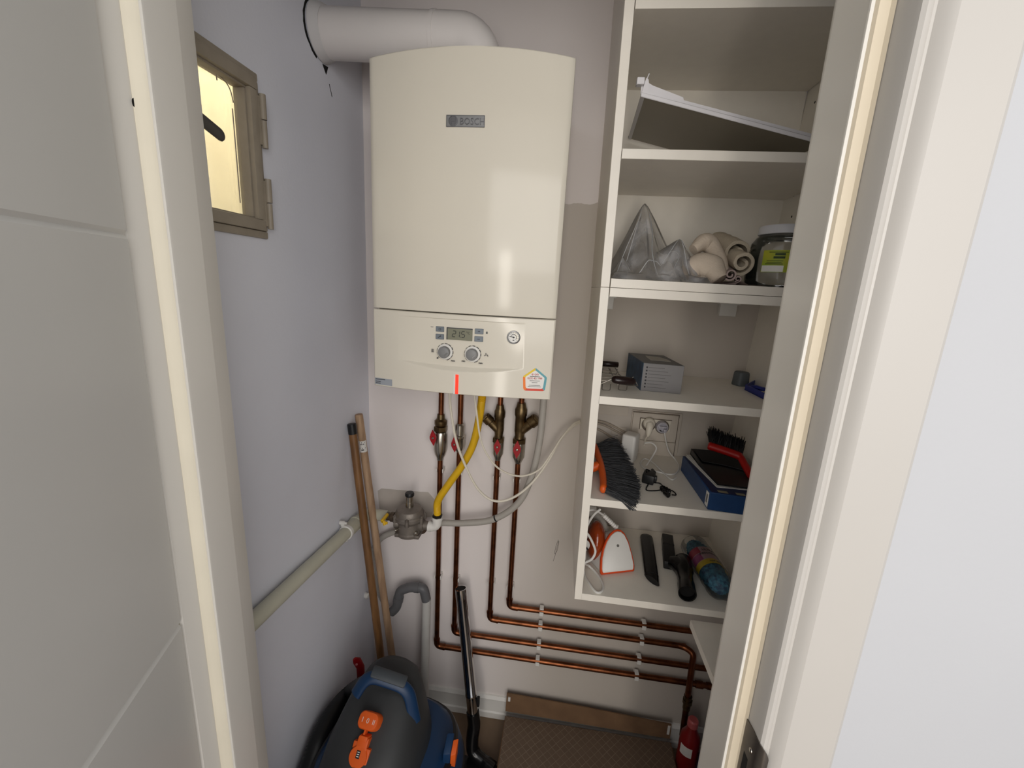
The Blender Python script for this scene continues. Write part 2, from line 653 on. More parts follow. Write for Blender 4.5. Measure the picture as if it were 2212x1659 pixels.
ZB, Z1, Z2, Z3, Z4, ZT = 0.7908, 1.755, 1.2752, 1.0377, 0.7908, 1.979
XSL, XSR = 0.486, 0.924          # outer face of the left side, inner face of the right side
up = thing('wall_cabinet', 'open white upper shelving unit with bag, cloths and jar, right of the boiler', 'cabinet', (0.71, -0.16, 1.5005))
panel('side_panel', up, XSL, XSL + T, SF, 0, 1.5007, 2.30, sl)
panel('side_panel', up, XSR, XSR + T, SF, 0, 1.5007, 2.30, sr)
panel('bottom_board', up, XSL + T, XSR + .004, SF, -.0035, 1.5007, 1.5182)
panel('shelf_board', up, XSL + T - .004, XSR + .013, SF, -.0035, Z1 - T, Z1)
panel('top_board', up, XSL + T - .007, XSR + .022, SF, -.0035, ZT, ZT + T)
b = BM()
box(b, XSL + .012, XSR + .02, -.0033, -.0003, 1.502, 2.29)
obj('back_panel', b, M_white, up)
for u, v in ((1763, 172), (1757, 221), (1712, 422), (1707, 468)):
    hxx, hyy, hzz = {(1763, 172): (0.9440, -0.0378, 1.9891), (1757, 221): (0.9420, -0.0493, 1.9385), (1712, 422): (0.9340, -0.0509, 1.7396),
                     (1707, 468): (0.9320, -0.0638, 1.6896)}[(u, v)]
    b = BM()
    lathe(b, (XSR + sr(hzz) + .0006, hyy, hzz), (-1, 0, 0), [(.0028, 0), (.0028, .0009), (.0014, .0010)], 12)
    obj('pin_hole', b, M_dark, up, label='small dark shelf pin hole')

lo = thing('shelf_unit', 'open white lower shelving unit with no back, socket behind it, cleaning things inside', 'cabinet', (0.71, -0.16, 0.7733))
panel('side_panel', lo, XSL, XSL + T, SF, 0, ZB - T, 1.5000, sl)
panel('side_panel', lo, XSR, XSR + T, SF, 0, ZB - T, 1.5000, sr)
panel('top_board', lo, XSL + T, XSR + .002, SF, 0, 1.5000 - T, 1.5000)
panel('shelf_board', lo, XSL + T, XSR - .005, SF, -.001, Z2 - T, Z2)
panel('shelf_board', lo, XSL + T + .004, XSR - .014, SF, -.001, Z3 - T, Z3)
panel('bottom_board', lo, XSL + T + .007, XSR - .024, SF, -.001, ZB - T, ZB)
for x0 in (XSL + T + .001, 0.822):
    b = BM()
    box(b, x0, x0 + .042, -.020, -.002, 1.446, 1.481, .002)
    box(b, x0 - .003, x0 + .048, -.024, -.002, 1.476, 1.482, .001)
    br = obj('hanging_bracket', b, M_wht_pl, lo)

# low corner board along the right wall, below the unit
cs = thing('corner_shelf', 'low white shelf board running toward the doorway under the right shelving', 'shelf', (0.89, -0.49, 0.0))
b = BM()
loft(b, [[V(.7665, SF + .004, z), V(1.028, SF + .004, z), V(1.028, -.672, z), V(.7720, -.672, z)] for z in (.7375, .7550)])
obj('shelf_board', b, M_white, cs)
b = BM()
box(b, 1.008, 1.028, -.66, -.34, 0, .7375, .001, 1)
obj('support_panel', b, M_white, cs)

# ------------------------------------------------------------ boiler
BZ0, BZS, BZT = 1.255, 1.4289, 1.909
BX = 0.40


def fy(x):
    t = (x - .2) / .2
    return -.310 - .020 * (1 - t * t)


def onf(co):
    return V(co.x, co.y + fy(co.x), co.z)


M_enamel = mat('boiler_white_enamel', (0.86, 0.835, 0.78), 0.13, var=0.012, scale=5, coat=0.0, spec=0.34)
boil = thing('boiler', 'white wall-hung gas boiler with bowed front and control panel', 'boiler', (0.2, -0.16, BZ0))
b = BM()
box(b, .005, .395, -.292, -.001, BZ0 + .006, BZT - .004, .006)
obj('casing', b, M_enamel, boil)


def cover(z0, z1f):
    b = BM()
    n = 40
    rings = []
    for i in range(n + 1):
        x = BX * i / n
        e = .004 if i in (0, n) else 0.0
        z1 = z1f(x)
        f = fy(x) + e
        rings.append([V(x, -.286, z0), V(x, f + .003, z0), V(x, f + .0008, z0 + .0008), V(x, f, z0 + .003), V(x, f, z1 - .003), V(x, f + .0008, z1 - .0008), V(x, f + .003, z1), V(x, -.286, z1)])
    rings.insert(1, [V(.0012, p.y - (.003 if -.30 > p.y else 0), p.z) for p in rings[0]])
    rings.insert(len(rings) - 1, [V(BX - .0012, p.y - (.003 if -.30 > p.y else 0), p.z) for p in rings[-1]])
    return loft(b, rings)


uc = cover(BZS + .0011, lambda x: BZT + .011 * (1 - ((x - .2) / .2) ** 2))
obj('front_cover', uc, M_enamel, boil, smooth=50)
# lower cover: height field with the hollowed control area and the crescent ledge under it
nx, nz = 150, 120
zt_ = BZS - .0011


def hollow(x, z):
    s = (x - .062) / (.338 - .062)
    if s <= 0 or s >= 1:
        return 0.0
    w = math.sin(math.pi * s) ** .8
    zu = 1.4166
    zl = 1.3215 - .006 * math.sin(math.pi * s)
    lw = .0095 * w + 1e-4
    if z > zu or z < zl - lw:
        return 0.0
    if z >= zl:
        k = (zu - z) / (zu - zl)
        return w * (.0020 + .0068 * k)
    return w * .0088 * (1 - (zl - z) / lw)


b = BM()
grid = []
for j in range(nz + 1):
    z = BZ0 + (zt_ - BZ0) * j / nz
    row = []
    for i in range(nx + 1):
        x = BX * i / nx
        ed = min(i, nx - i, j, nz - j)
        row.append(b.verts.new(V(x, fy(x) + hollow(x, z) + (.0022 if ed == 0 else 0), z)))
    grid.append(row)
for j in range(nz):
    for i in range(nx):
        b.faces.new((grid[j][i], grid[j][i + 1], grid[j + 1][i + 1], grid[j + 1][i]))
rim = grid[0] + [r[-1] for r in grid[1:]] + list(reversed(grid[-1][:-1])) + [r[0] for r in reversed(grid[1:-1])]
back = [b.verts.new(V(v.co.x, -.286, v.co.z)) for v in rim]
for k in range(len(rim)):
    b.faces.new((rim[k], rim[(k + 1) % len(rim)], back[(k + 1) % len(rim)], back[k]))
b.faces.new(back)
lower = obj('control_panel', b, M_enamel, boil, smooth=25)

M_badge = mat('brushed_badge', (0.56, 0.56, 0.56), 0.35, metal=0.8, var=0.06, scale=80, stretch=(1, 1, 12))
M_badge_d = mat('badge_lettering', (0.44, 0.44, 0.45), 0.4, metal=0.7, var=0.04)


def flat_rect(bm, x0, x1, z0, z1, front, back_=.004, bev=.0006):
    return box(bm, x0, x1, -front, back_, z0, z1, bev, 1)


def rect_px(a, c):
    return min(a[0], c[0]), max(a[0], c[0]), min(a[2], c[2]), max(a[2], c[2])


x0, x1, z0, z1 = rect_px((0.1630, -0.3290, 1.8034), (0.2376, -0.3290, 1.7829))
b = BM()
box(b, x0, x1, -.0016, .002, z0, z1, .0008, 1)
badge = obj('logo_plate', b, M_badge, boil, mapf=onf, label='grey metal logo plate')
b = BM()
for a, cc in (((x0, z1), (x1, z1 - .0012)), ((x0, z0 + .0012), (x1, z0)), ((x0, z1), (x0 + .0012, z0)), ((x1 - .0012, z1), (x1, z0))):
    box(b, min(a[0], cc[0]), max(a[0], cc[0]), -.0024, -.0010, min(a[1], cc[1]), max(a[1], cc[1]))
obj('plate_rim', b, M_badge_d, badge, mapf=onf)
text('logo_lettering', 'BOSCH', .0165, (x0 + .026, -.0021, (z0 + z1) / 2 - .0058), (1, 0, 0), (0, 0, 1), M_badge_d, badge, .0004, onf, width=.047)
ec = ((x0 + .0135), (z0 + z1) / 2)
b = BM()
lathe(b, (ec[0], -.0014, ec[1]), (0, -1, 0), [(.0092, 0), (.0092, .0010), (.0080, .0011), (.0080, .0004)], 28)
for s in (-1, 1):
    box(b, ec[0] + s * .0034 - .0007, ec[0] + s * .0034 + .0007, -.0024, -.0012, ec[1] - .0058, ec[1] + .0058)
box(b, ec[0] - .0034, ec[0] + .0034, -.0024, -.0012, ec[1] - .0009, ec[1] + .0009)
obj('logo_emblem', b, M_badge_d, badge, mapf=onf)

M_btn = mat('slate_button', (0.45, 0.48, 0.51), 0.45, var=0.04)
M_lcd = mat('lcd_glass', (0.50, 0.50, 0.43), 0.12, var=0.03, coat=0.4)
M_lcdd = mat('lcd_segment', (0.17, 0.18, 0.16), 0.5, var=0.03)
M_pr = mat('panel_print', (0.27, 0.27, 0.28), 0.6, var=0.03)
icons = {}
for k, (a, c) in enumerate((((0.1474, -0.3260, 1.4003), (0.1654, -0.3260, 1.3892)), ((0.1473, -0.3260, 1.3840), (0.1652, -0.3260, 1.3733)),
                            ((0.2323, -0.3280, 1.4007), (0.2505, -0.3280, 1.3902)), ((0.2319, -0.3280, 1.3845), (0.2502, -0.3280, 1.3740)))):
    x0, x1, z0, z1 = rect_px(a, c)
    z0, z1 = (z0 + z1) / 2 - .0056, (z0 + z1) / 2 + .0056
    b = BM()
    flat_rect(b, x0, x1, z0, z1, -.0005, .008)
    bt = obj('button', b, M_btn, boil, mapf=onf)
    xm, zm = (x0 + x1) / 2, (z0 + z1) / 2
    b = BM()
    if k == 0:
        tube(b, [V(xm + .0022 * math.cos(t), .0004, zm + .0022 * math.sin(t)) for t in (2 * math.pi * i / 16 for i in range(17))], .0005, 5)
    elif k == 1:
        tube(b, [V(xm - .003, .0004, zm - .002), V(xm + .001, .0004, zm + .0008)], .0007, 6)
        lathe(b, (xm + .0018, .0009, zm + .0014), (0, -1, 0), [(.0016, 0), (.0016, .0008)], 10)
    elif k == 2:
        lathe(b, (xm, .0009, zm), (0, -1, 0), [(.0012, 0), (.0012, .0008)], 10)
        tube(b, [V(xm - .0025, .0004, zm), V(xm + .0025, .0004, zm)], .0005, 5)
    else:
        tube(b, [V(xm - .0028, .0004, zm), V(xm + .0028, .0004, zm)], .0005, 5)
    obj('button_icon', b, M_pr, bt, mapf=onf)
x0, x1, z0, z1 = rect_px((0.1716, -0.3275, 1.4006), (0.2272, -0.3275, 1.3732))
zc_ = (z0 + z1) / 2
z0, z1 = zc_ - .0128, zc_ + .0128
b = BM()
flat_rect(b, x0, x1, z0, z1, -.0007, .009)
disp = obj('display', b, M_lcd, boil, mapf=onf)
# seven segment digits 21.5
SEG = {'2': 'abged', '1': 'bc', '5': 'afgcd'}


def digit(bm, ch, x, z, w, h, t, slant=.08):
    P = {'a': ((0, 2), (1, 2)), 'b': ((1, 2), (1, 1)), 'c': ((1, 1), (1, 0)), 'd': ((0, 0), (1, 0)), 'e': ((0, 1), (0, 0)), 'f': ((0, 2), (0, 1)), 'g': ((0, 1), (1, 1))}
    for s in SEG[ch]:
        (ax, az), (bx, bz) = P[s]
        A = V(x + ax * w + az * h / 2 * slant, .0003, z + az * h / 2)
        B = V(x + bx * w + bz * h / 2 * slant, .0003, z + bz * h / 2)
        A, B = A.lerp(B, .10), B.lerp(A, .10)
        tube(bm, [A, B], t, 6, flat=.5, up=(0, 1, 0))


b = BM()
dx = x0 + .0125
digit(b, '2', dx, zc_ - .0062, .0068, .0125, .00075)
digit(b, '1', dx + .0085, zc_ - .0062, .0068, .0125, .00075)
digit(b, '5', dx + .0195, zc_ - .0062, .0068, .0125, .00075)
lathe(b, (dx + .0172, .0009, zc_ - .0062), (0, -1, 0), [(.0008, 0), (.0008, .0008)], 8)
obj('display_digits', b, M_lcdd, disp, mapf=onf)
text('display_unit', '\u00b0C', .0075, (dx + .0300, .0004, zc_ + .0012), (1, 0, 0), (0, 0, 1), M_lcdd, disp, .0003, onf)
b = BM()
box(b, x0, x0 + .002, -.0002, .004, z0, z1)
box(b, x0, x1, -.0002, .004, z1 - .0016, z1)
obj('display_frame', b, M_pr, disp, mapf=onf)

M_knob = mat('grey_knob', (0.50, 0.50, 0.50), 0.45, var=0.04)
for k, c in enumerate(((0.1680, -0.3270, 1.3466), (0.2286, -0.3280, 1.3458))):
    cx_, cz_ = c[0], c[2]
    b = BM()
    lathe(b, (cx_, .006, cz_), (0, -1, 0), [(.0125, 0), (.0125, .0135), (.0120, .0150), (.0108, .0158), (.002, .0160)], 32)
    kn = obj('knob', b, M_knob, boil, mapf=onf)
    b = BM()
    obox(b, (cx_ + .0030, -.0104, cz_ - .0072), (.0065, 0, .0065), (0, .002, 0), (-.0016, 0, .0016), .0004, 1)
    obj('knob_pointer', b, M_badge, kn, mapf=onf)
    b = BM()
    lathe(b, (cx_, .0068, cz_), (0, -1, 0), [(.0170, 0), (.0170, .0042), (.0163, .0050), (.0130, .0050)], 36)
    obj('dial_ring', b, M_wht_pl, kn, mapf=onf)
    b = BM()
    for i, a in enumerate(range(-40, 215, 28)):
        a0, a1 = math.radians(a), math.radians(a + 20)
        tube(b, [V(cx_ + .0180 * math.cos(a0 + (a1 - a0) * q / 4), .0030, cz_ + .0180 * math.sin(a0 + (a1 - a0) * q / 4)) for q in range(5)],
             .00030 + .00060 * max(0, 1 - abs(a - 20) / 130), 5)
    for q in range(3):
        a0 = math.radians(-52 - q * 10)
        lathe(b, (cx_ + .0180 * math.cos(a0), .0042, cz_ + .0180 * math.sin(a0)), (0, -1, 0), [(.0010, 0), (.0010, .002)], 8)
    obj('dial_marks', b, M_pr, kn, mapf=onf)
    text('dial_word', 'max', .0052, (cx_ + .0135, .0044, cz_ - .0200), (1, 0, 0), (0, 0, 1), M_pr, kn, .0010, onf)
    b = BM()
    if k == 0:
        lathe(b, (cx_ - .0165, .0062, cz_ - .0150), (0, -1, 0), [(.0016, 0), (.0016, .004)], 10)
        for q in range(3):
            tube(b, [V(cx_ - .0300, .0020, cz_ - .0020 + q * .0026), V(cx_ - .0245, .0020, cz_ - .0020 + q * .0026)], .0006, 5)
        tube(b, [V(cx_ - .0285, .0020, cz_ + .0045), V(cx_ - .0285, .0020, cz_ - .0030)], .0004, 5)
    else:
        tube(b, [V(cx_ + .026, .0020, cz_ - .002), V(cx_ + .029, .0020, cz_ + .0005), V(cx_ + .033, .0020, cz_ + .0002), V(cx_ + .0335, .0020, cz_ - .003)], .0007, 5)
        lathe(b, (cx_ + .029, .0030, cz_ + .003), (0, -1, 0), [(.0010, 0), (.0010, .002)], 8)
    obj('dial_icon', b, M_pr, kn, mapf=onf)
    if k == 1:
        text('dial_word', 'min', .0052, (cx_ - .0235, .0044, cz_ - .0180), (1, 0, 0), (0, 0, 1), M_pr, kn, .0010, onf)

gx, gz_ = (0.3145, -0.3265, 1.3872)[0], (0.3145, -0.3265, 1.3872)[2]
b = BM()
lathe(b, (gx, .008, gz_), (0, -1, 0), [(.0142, 0), (.0142, .0078), (.0135, .0086), (.0122, .0088), (.0112, .0080), (.0112, .0060)], 36)
gauge = obj('pressure_gauge', b, M_badge, boil, mapf=onf)
b = BM()
lathe(b, (gx, .006, gz_), (0, -1, 0), [(.0114, 0), (.0114, .0048)], 32)
obj('gauge_face', b, M_wht_pl, gauge, mapf=onf)
b = BM()
tube(b, [V(gx + .0062 * math.cos(t), .0009, gz_ + .0062 * math.sin(t)) for t in (math.radians(a) for a in range(-40, 141, 12))], .0006, 5)
obox(b, (gx - .0080, .0004, gz_ + .0009), (.0105, 0, -.0014), (0, .0008, 0), (0, 0, .0013))
lathe(b, (gx, .0012, gz_), (0, -1, 0), [(.0017, 0), (.0017, .0012)], 10)
for a in range(-40, 221, 26):
    t = math.radians(a)
    tube(b, [V(gx + .0088 * math.cos(t), .0009, gz_ + .0088 * math.sin(t)), V(gx + .0102 * math.cos(t), .0009, gz_ + .0102 * math.sin(t))], .0004, 4)
box(b, gx - .0016, gx + .0016, .0006, .0014, gz_ - .0068, gz_ - .0054)
obj('gauge_needle', b, M_ink, gauge, mapf=onf)

# small grey data label, orange/blue service sticker, red status light
x0, x1, z0, z1 = rect_px((0.0023, -0.3120, 1.2742), (0.0458, -0.3160, 1.2593))
zc_ = ((0.0244, -0.3140, 1.2662)[2])
z0, z1 = zc_ - .0075, zc_ + .0075
b = BM()
box(b, x0, x1, -.0004, .001, z0, z1)
lab = obj('data_label', b, mat('silver_label', (0.62, 0.64, 0.67), 0.45, var=0.03), boil, mapf=onf, label='small silver data label')
b = BM()
for i, (p, q, zz) in enumerate(((.002, .026, .0048), (.002, .0145, -.0004), (.002, .0145, -.0042))):
    box(b, x0 + p, x0 + q, -.0007, 0, z0 + .0075 + zz - .0007, z0 + .0075 + zz + .0007)
obj('label_print', b, M_ink, lab, mapf=onf)

scx, scz = (0.3648, -0.3205, 1.2988)[0], (0.3648, -0.3205, 1.2988)[2]


def house(k):
    pts = []
    for cx2, cz2, r, a0, a1 in ((0, .0205, .0045, 140, 40), (.0195, .0035, .006, 45, -8), (.0175, -.0190, .006, -5, -90), (-.0175, -.0190, .006, -90, -175), (-.0195, .0035, .006, 188, 135)):
        for q in range(5):
            t = math.radians(a0 + (a1 - a0) * q / 4)
            pts.append(V((cx2 + r * math.cos(t)) * k, 0, (cz2 + r * math.sin(t)) * k))
    return pts


out, inn = house(1.0), house(.80)
org = V(scx, 0, scz)
b = BM()
prism(b, [org + p * .9 + V(0, -.0004, 0) for p in out], V(0, .0012, 0))
stk = obj('service_sticker', b, mat('sticker_white', (0.90, 0.89, 0.87), 0.4, var=0.01), boil, mapf=onf, label='house-shaped sticker with coloured border')
cols = {'yellow': ((0.90, 0.76, 0.10), range(22, 27)), 'teal': ((0.36, 0.62, 0.66), range(2, 12)), 'red_orange': ((0.83, 0.28, 0.20), range(12, 16)),
        'orange': ((0.93, 0.47, 0.10), range(16, 22))}
for nme, (cc, rg) in cols.items():
    b = BM()
    for i in rg:
        i0, i1 = i % 25, (i + 1) % 25
        prism(b, [org + out[i0] + V(0, -.0007, 0), org + out[i1] + V(0, -.0007, 0), org + inn[i1] + V(0, -.0007, 0), org + inn[i0] + V(0, -.0007, 0)], V(0, .001, 0))
    obj('border_band', b, mat('sticker_' + nme, cc, 0.4, var=0.02), stk, mapf=onf)
M_eon = mat('sticker_red_print', (0.72, 0.20, 0.18), 0.5, var=0.02)
text('sticker_name', 'e\u00b7on', .0085, (scx, -.0008, scz + .0095), (1, 0, 0), (0, 0, 1), M_eon, stk, .0003, onf, align='CENTER')
text('sticker_number', '0232 421 999', .0060, (scx, -.0008, scz + .0010), (1, 0, 0), (0, 0, 1), M_eon, stk, .0003, onf, width=.031, align='CENTER')
b = BM()
for zz, w in ((.0068, .011), (-.0026, .011), (-.0066, .006), (-.0125, .012), (-.0155, .014)):
    box(b, scx - w, scx + w, -.0008, 0, scz + zz - .0004, scz + zz + .0004)
obj('sticker_print', b, M_ink, stk, mapf=onf)
x0, x1, z0, z1 = rect_px((0.1936, -0.3285, 1.3000), (0.2004, -0.3285, 1.2561))
b = BM()
box(b, x0, x1, -.0010, .003, z0, BZ0 + (z1 - z0) + .0005, .0005, 1)
obj('status_light', b, mat('red_status_light', (0.95, 0.22, 0.16), 0.3, var=0.03, emit=((1.0, 0.20, 0.12), 0.55)), boil, mapf=onf, label='lit red status bar')
b = BM()
box(b, x0 - .0045, x0 - .0008, -.0008, .003, BZ0 + .0005, BZ0 + (z1 - z0), .0004, 1)
obj('status_bezel', b, M_wht_pl, boil, mapf=onf)
for q in range(2):
    b = BM()
    tube(b, [V((0.1415, -0.3260, 1.3925)[0], .0036, 1.4045 - q * .012), V((0.1384, -0.3260, 1.3923)[0], .0036, 1.4045 - q * .012), V((0.1384, -0.3260, 1.3923)[0], .0036, 1.4015 - q * .006)], .0003, 4)
    obj('panel_symbol', b, M_pr, boil, mapf=onf)
xx = (0.1385, -0.3260, 1.3864)[0]
b = BM()
box(b, xx - .003, xx + .003, .0022, .0044, 1.3975, 1.3985)
obj('panel_symbol', b, M_pr, boil, mapf=onf)
xx = (0.2576, -0.3280, 1.3868)[0]
b = BM()
tube(b, [V(xx + .0012 * math.cos(t), .0030, 1.3948 + .0018 * math.sin(t)) for t in (math.pi * i / 8 for i in range(9))], .0004, 5)
box(b, xx - .0017, xx + .0017, .0022, .0044, 1.3915, 1.3950)
obj('panel_symbol', b, M_pr, boil, mapf=onf)

# ------------------------------------------------------------ flue
fl = thing('flue_pipe', 'fat white flue pipe from the left wall into the top of the boiler', 'pipe', (0.19, -0.20, 1.90))
FZ0, FZ1 = 2.0060, 1.9920
FA, FB = V(XL - .02, -.200, FZ0), V(.150, -.200, FZ1)
b = BM()
tube(b, [FA, FB.lerp(FA, .12)], .0470, 32)
obj('straight_pipe', b, mat('flue_white', (0.86, 0.84, 0.83), 0.3, var=0.015, scale=6), fl)
b = BM()
pts = [FB.lerp(FA, .16), FB]
cen = V(.150, -.200, FZ1 - .048)
for i in range(1, 9):
    t = math.pi / 2 * i / 8
    pts.append(cen + V(.045 * math.sin(t), 0, .048 * math.cos(t)))
pts.append(V(.195, -.200, 1.9056))
tube(b, pts, .0478, 32)
obj('elbow', b, MATS['flue_white'], fl)
b = BM()
tube(b, [FB.lerp(FA, .165), FB.lerp(FA, .14)], .0492, 32)
obj('joint_sleeve', b, MATS['flue_white'], fl)
b = BM()
lathe(b, V(XL + .0005, -.200, FZ0), (1, 0, 0), [(.0485, 0), (.0560, .002), (.0520, .014), (.0480, .022), (.0472, .022)], 32)
obj('wall_collar', b, mat('rough_plaster_collar', (0.80, 0.79, 0.79), 0.8, var=0.04, bump=0.5, bscale=60), fl)
b = BM()
box(b, .232, .2385, -.185, -.180, 1.903, 1.935, .001)
lathe(b, (.246, -.183, 1.925), (0, 0, 1), [(.004, 0), (.004, .008)], 10)
obj('clamp_screw', b, M_wht_pl, fl)
# broken plaster round the flue: a dark ragged gap and a crack running down
b = BM()
rnd = random.Random(7)
ang = [math.radians(a) for a in range(118, 262, 9)]
outer = [V(XL + .0008, -.200 + (.0640 + rnd.uniform(-.002, .002)) * math.cos(a), FZ0 + (.0600 + rnd.uniform(-.0015, .0015)) * math.sin(a)) for a in ang]
inner = [V(XL + .0008, -.200 + .0575 * math.cos(a), FZ0 + .0545 * math.sin(a)) for a in ang]
for i in range(len(ang) - 1):
    prism(b, [outer[i], outer[i + 1], inner[i + 1], inner[i]], V(-.002, 0, 0))
prism(b, [V(XL + .0008, y, z) for y, z in ((-.258, 2.036), (-.236, 2.066), (-.206, 2.070), (-.228, 2.052))], V(-.002, 0, 0))
prism(b, [V(XL + .0008, y, z) for y, z in ((-.196, 1.949), (-.172, 1.953), (-.182, 1.934))], V(-.002, 0, 0))
prism(b, [V(XL + .0008, y, z) for y, z in ((-.1705, 1.920), (-.1690, 1.920), (-.1585, 1.898), (-.1600, 1.898))], V(-.002, 0, 0))
obj('plaster_gap', b, M_dark, wall_left, label='dark ragged gap in the plaster')

# ------------------------------------------------------------ four copper pipes with valves
PY = -0.022
RV = 0.0079
RH = 0.0088
b = BM()
tube(b, [V(0, -.0115, 0), V(0, .033, 0)], .0020, 6)
for s in (-1, 1):
    box(b, s * .0092 - .0013, s * .0092 + .0013, -.0095, .012, -.0055, .0055, .0008, 1)
box(b, -.0105, .0105, .008, .034, -.0055, .0055, .001, 1)
clip_v_mesh = None


def clip(parent, loc, vertical):
    """White plastic pipe clip: base on the wall and a jaw either side of the pipe."""
    b = BM()
    if vertical:
        for s in (-1, 1):
            box(b, loc[0] + s * .0098 - .0016, loc[0] + s * .0098 + .0016, PY - .0065, PY + .012, loc[2] - .0065, loc[2] + .0065, .0010, 1)
        box(b, loc[0] - .0108, loc[0] + .0108, PY + .0085, -.0002, loc[2] - .0065, loc[2] + .0065, .0010, 1)
    else:
        for s in (-1, 1):
            box(b, loc[0] - .0065, loc[0] + .0065, PY - (.0105 if s < 0 else .0090), PY + .012, loc[2] + s * .0108 - .0014, loc[2] + s * .0108 + .0014, .0010, 1)
        box(b, loc[0] - .0065, loc[0] + .0065, PY - .0118, PY - .0094, loc[2] - .0108, loc[2] + .0030, .0008, 1)
        box(b, loc[0] - .0065, loc[0] + .0065, PY + .0090, -.0002, loc[2] - .0115, loc[2] + .0030, .0010, 1)
    return obj('pipe_clip', b, M_wht_pl, parent)


def corner(pts_in, r, n=6):
    """Polyline with its inner corners rounded to radius r."""
    P = [Vector(p) for p in pts_in]
    out = [P[0]]
    for a, c, d in zip(P, P[1:], P[2:]):
        u, w = (a - c).normalized(), (d - c).normalized()
        A, B = c + u * r, c + w * r
        for i in range(n + 1):
            t = i / n
            out.append(A * (1 - t) ** 2 + c * 2 * t * (1 - t) + B * t * t)
    out.append(P[-1])
    return out


def hexnut(bm, c, axis, r, h):
    return lathe(bm, c, axis, [(r * .86, 0), (r, h * .12), (r, h * .88), (r * .86, h)], 6)


def lever(parent, c, tilt, big):
    """Red butterfly lever with a nickel screw, in front of the valve."""
    b = BM()
    k = 1.30 if big else 1.15
    pts = []
    for a, r in ((90, .0215), (60, .0120), (20, .0098), (-20, .0098), (-60, .0120), (-90, .0215), (-120, .0120), (-160, .0098), (160, .0098), (120, .0120)):
        t = math.radians(a) + tilt
        pts.append(V(c[0] + r * k * math.cos(t) * .92, c[1], c[2] + r * k * math.sin(t)))
    prism(b, pts, V(0, -.0040, 0))
    lathe(b, V(*c) + V(0, .012, 0), (0, -1, 0), [(.005, 0), (.005, .012)], 12)
    lv = obj('valve_lever', b, M_red, parent, label='red butterfly lever')
    b = BM()
    lathe(b, V(*c) + V(0, -.0038, 0), (0, -1, 0), [(.0042, 0), (.0042, .0010), (.0028, .0028), (.0012, .0030)], 12)
    obj('lever_screw', b, M_steel, lv)
    return lv


PIPES = {
    'A': dict(x=0.0758, z=0.2803, top=(0.0723, -0.0220, 1.1714), x1=1.020, turn=None),
    'B': dict(x=0.1349, z=0.3446, x1=1.020, turn=None),
    'C': dict(x=0.2531, z=0.4173, x1=.884, turn='down'),
    'D': dict(x=0.3152, z=0.4747, x1=1.020, turn=None),
}
LBL = {
    'A': 'outermost copper pipe, farthest left and lowest run, with a large union nut',
    'B': 'second copper pipe from the left, behind the white cable and yellow hose',
    'C': 'third copper pipe, strainer pointing up left, bending down at the right end',
    'D': 'innermost copper pipe, farthest right, strainer pointing up right, highest run',
}
roots = {}
for k, d in PIPES.items():
    x, z = d['x'], d['z']
    rt = thing('copper_pipe', LBL[k], 'pipe', (x, PY, z))
    roots[k] = rt
    b = BM()
    tube(b, [V(x, PY, BZ0 + .0055), V(x, PY, z + .018)], RV, 14)
    obj('riser', b, M_copper, rt)
    b = BM()
    if d['turn']:
        tube(b, [V(x + .02, PY, z), V(d['x1'] - .004, PY, z - .0015)], RH, 14)
    else:
        tube(b, [V(x + .02, PY, z), V(d['x1'], PY, z)], RH, 14)
    obj('run', b, M_copper, rt)
    b = BM()
    tube(b, corner([V(x, PY, z + .030), V(x, PY, z), V(x + .030, PY, z)], .017), RH * 1.13, 14)
    tube(b, [V(x, PY, z + .024), V(x, PY, z + .0285)], RH * 1.22, 14)
    tube(b, [V(x + .024, PY, z), V(x + .0285, PY, z)], RH * 1.22, 14)
    obj('elbow', b, M_copper, rt)
    b = BM()
    tube(b, [V(x, PY, 1.190), V(x, PY, 1.222)], RV * 1.16, 14)
    tube(b, [V(x, PY, 1.1895), V(x, PY, 1.1925)], RV * 1.3, 14)
    obj('solder_sleeve', b, M_copper, rt)
# down bend of pipe C and its lower end
d = PIPES['C']
b = BM()
tube(b, corner([V(.858, PY, d['z'] - .0015), V(.880, PY - .004, d['z'] - .0015), V(.899, PY - .023, d['z'] - .004), V(.909, PY - .023, .095)], .0125), RH * 1.05, 14)
obj('down_bend', b, M_copper, roots['C'])
b = BM()
tube(b, [V(.9050, PY - .023, .255), V(.9062, PY - .023, .205)], .0118, 14)
tube(b, [V(.9056, PY - .023, .240), V(.9059, PY - .023, .228)], .0150, 8)
obj('union_nut', b, M_brass, roots['C'])
b = BM()
tube(b, [V(.93, PY, 0.2803), V(.952, PY, 0.2803)], RH * 1.3, 14)
tube(b, corner([V(.965, PY, 0.2803), V(.99, PY, 0.2803), V(.995, PY - .06, .262)], .02), RH * 1.25, 14)
obj('tee', b, M_copper, roots['A'])
for k, pts in {'A': [(952, 1017), (948, 1248)], 'B': [(984, 1020), (985, 1254)], 'C': [(1071, 1033), (1061, 1262)], 'D': [(1113, 1038), (1099, 1270)]}.items():
    for q in range(2):
        zc = {'A': ((0.0793, -0.0260, 0.9274)[2], (0.0798, -0.0260, 0.5505)[2]), 'B': ((0.1259, -0.0260, 0.9279)[2], (0.1372, -0.0260, 0.5485)[2]),
              'C': ((0.2512, -0.0260, 0.9219)[2], (0.2533, -0.0260, 0.5518)[2]), 'D': ((0.3107, -0.0260, 0.9209)[2], (0.3110, -0.0260, 0.5467)[2])}[k][q]
        clip(roots[k], V(PIPES[k]['x'], PY, zc), True)
    for q in range(2):
        clip(roots[k], V((.4216, .7443)[q], PY, PIPES[k]['z']), False)

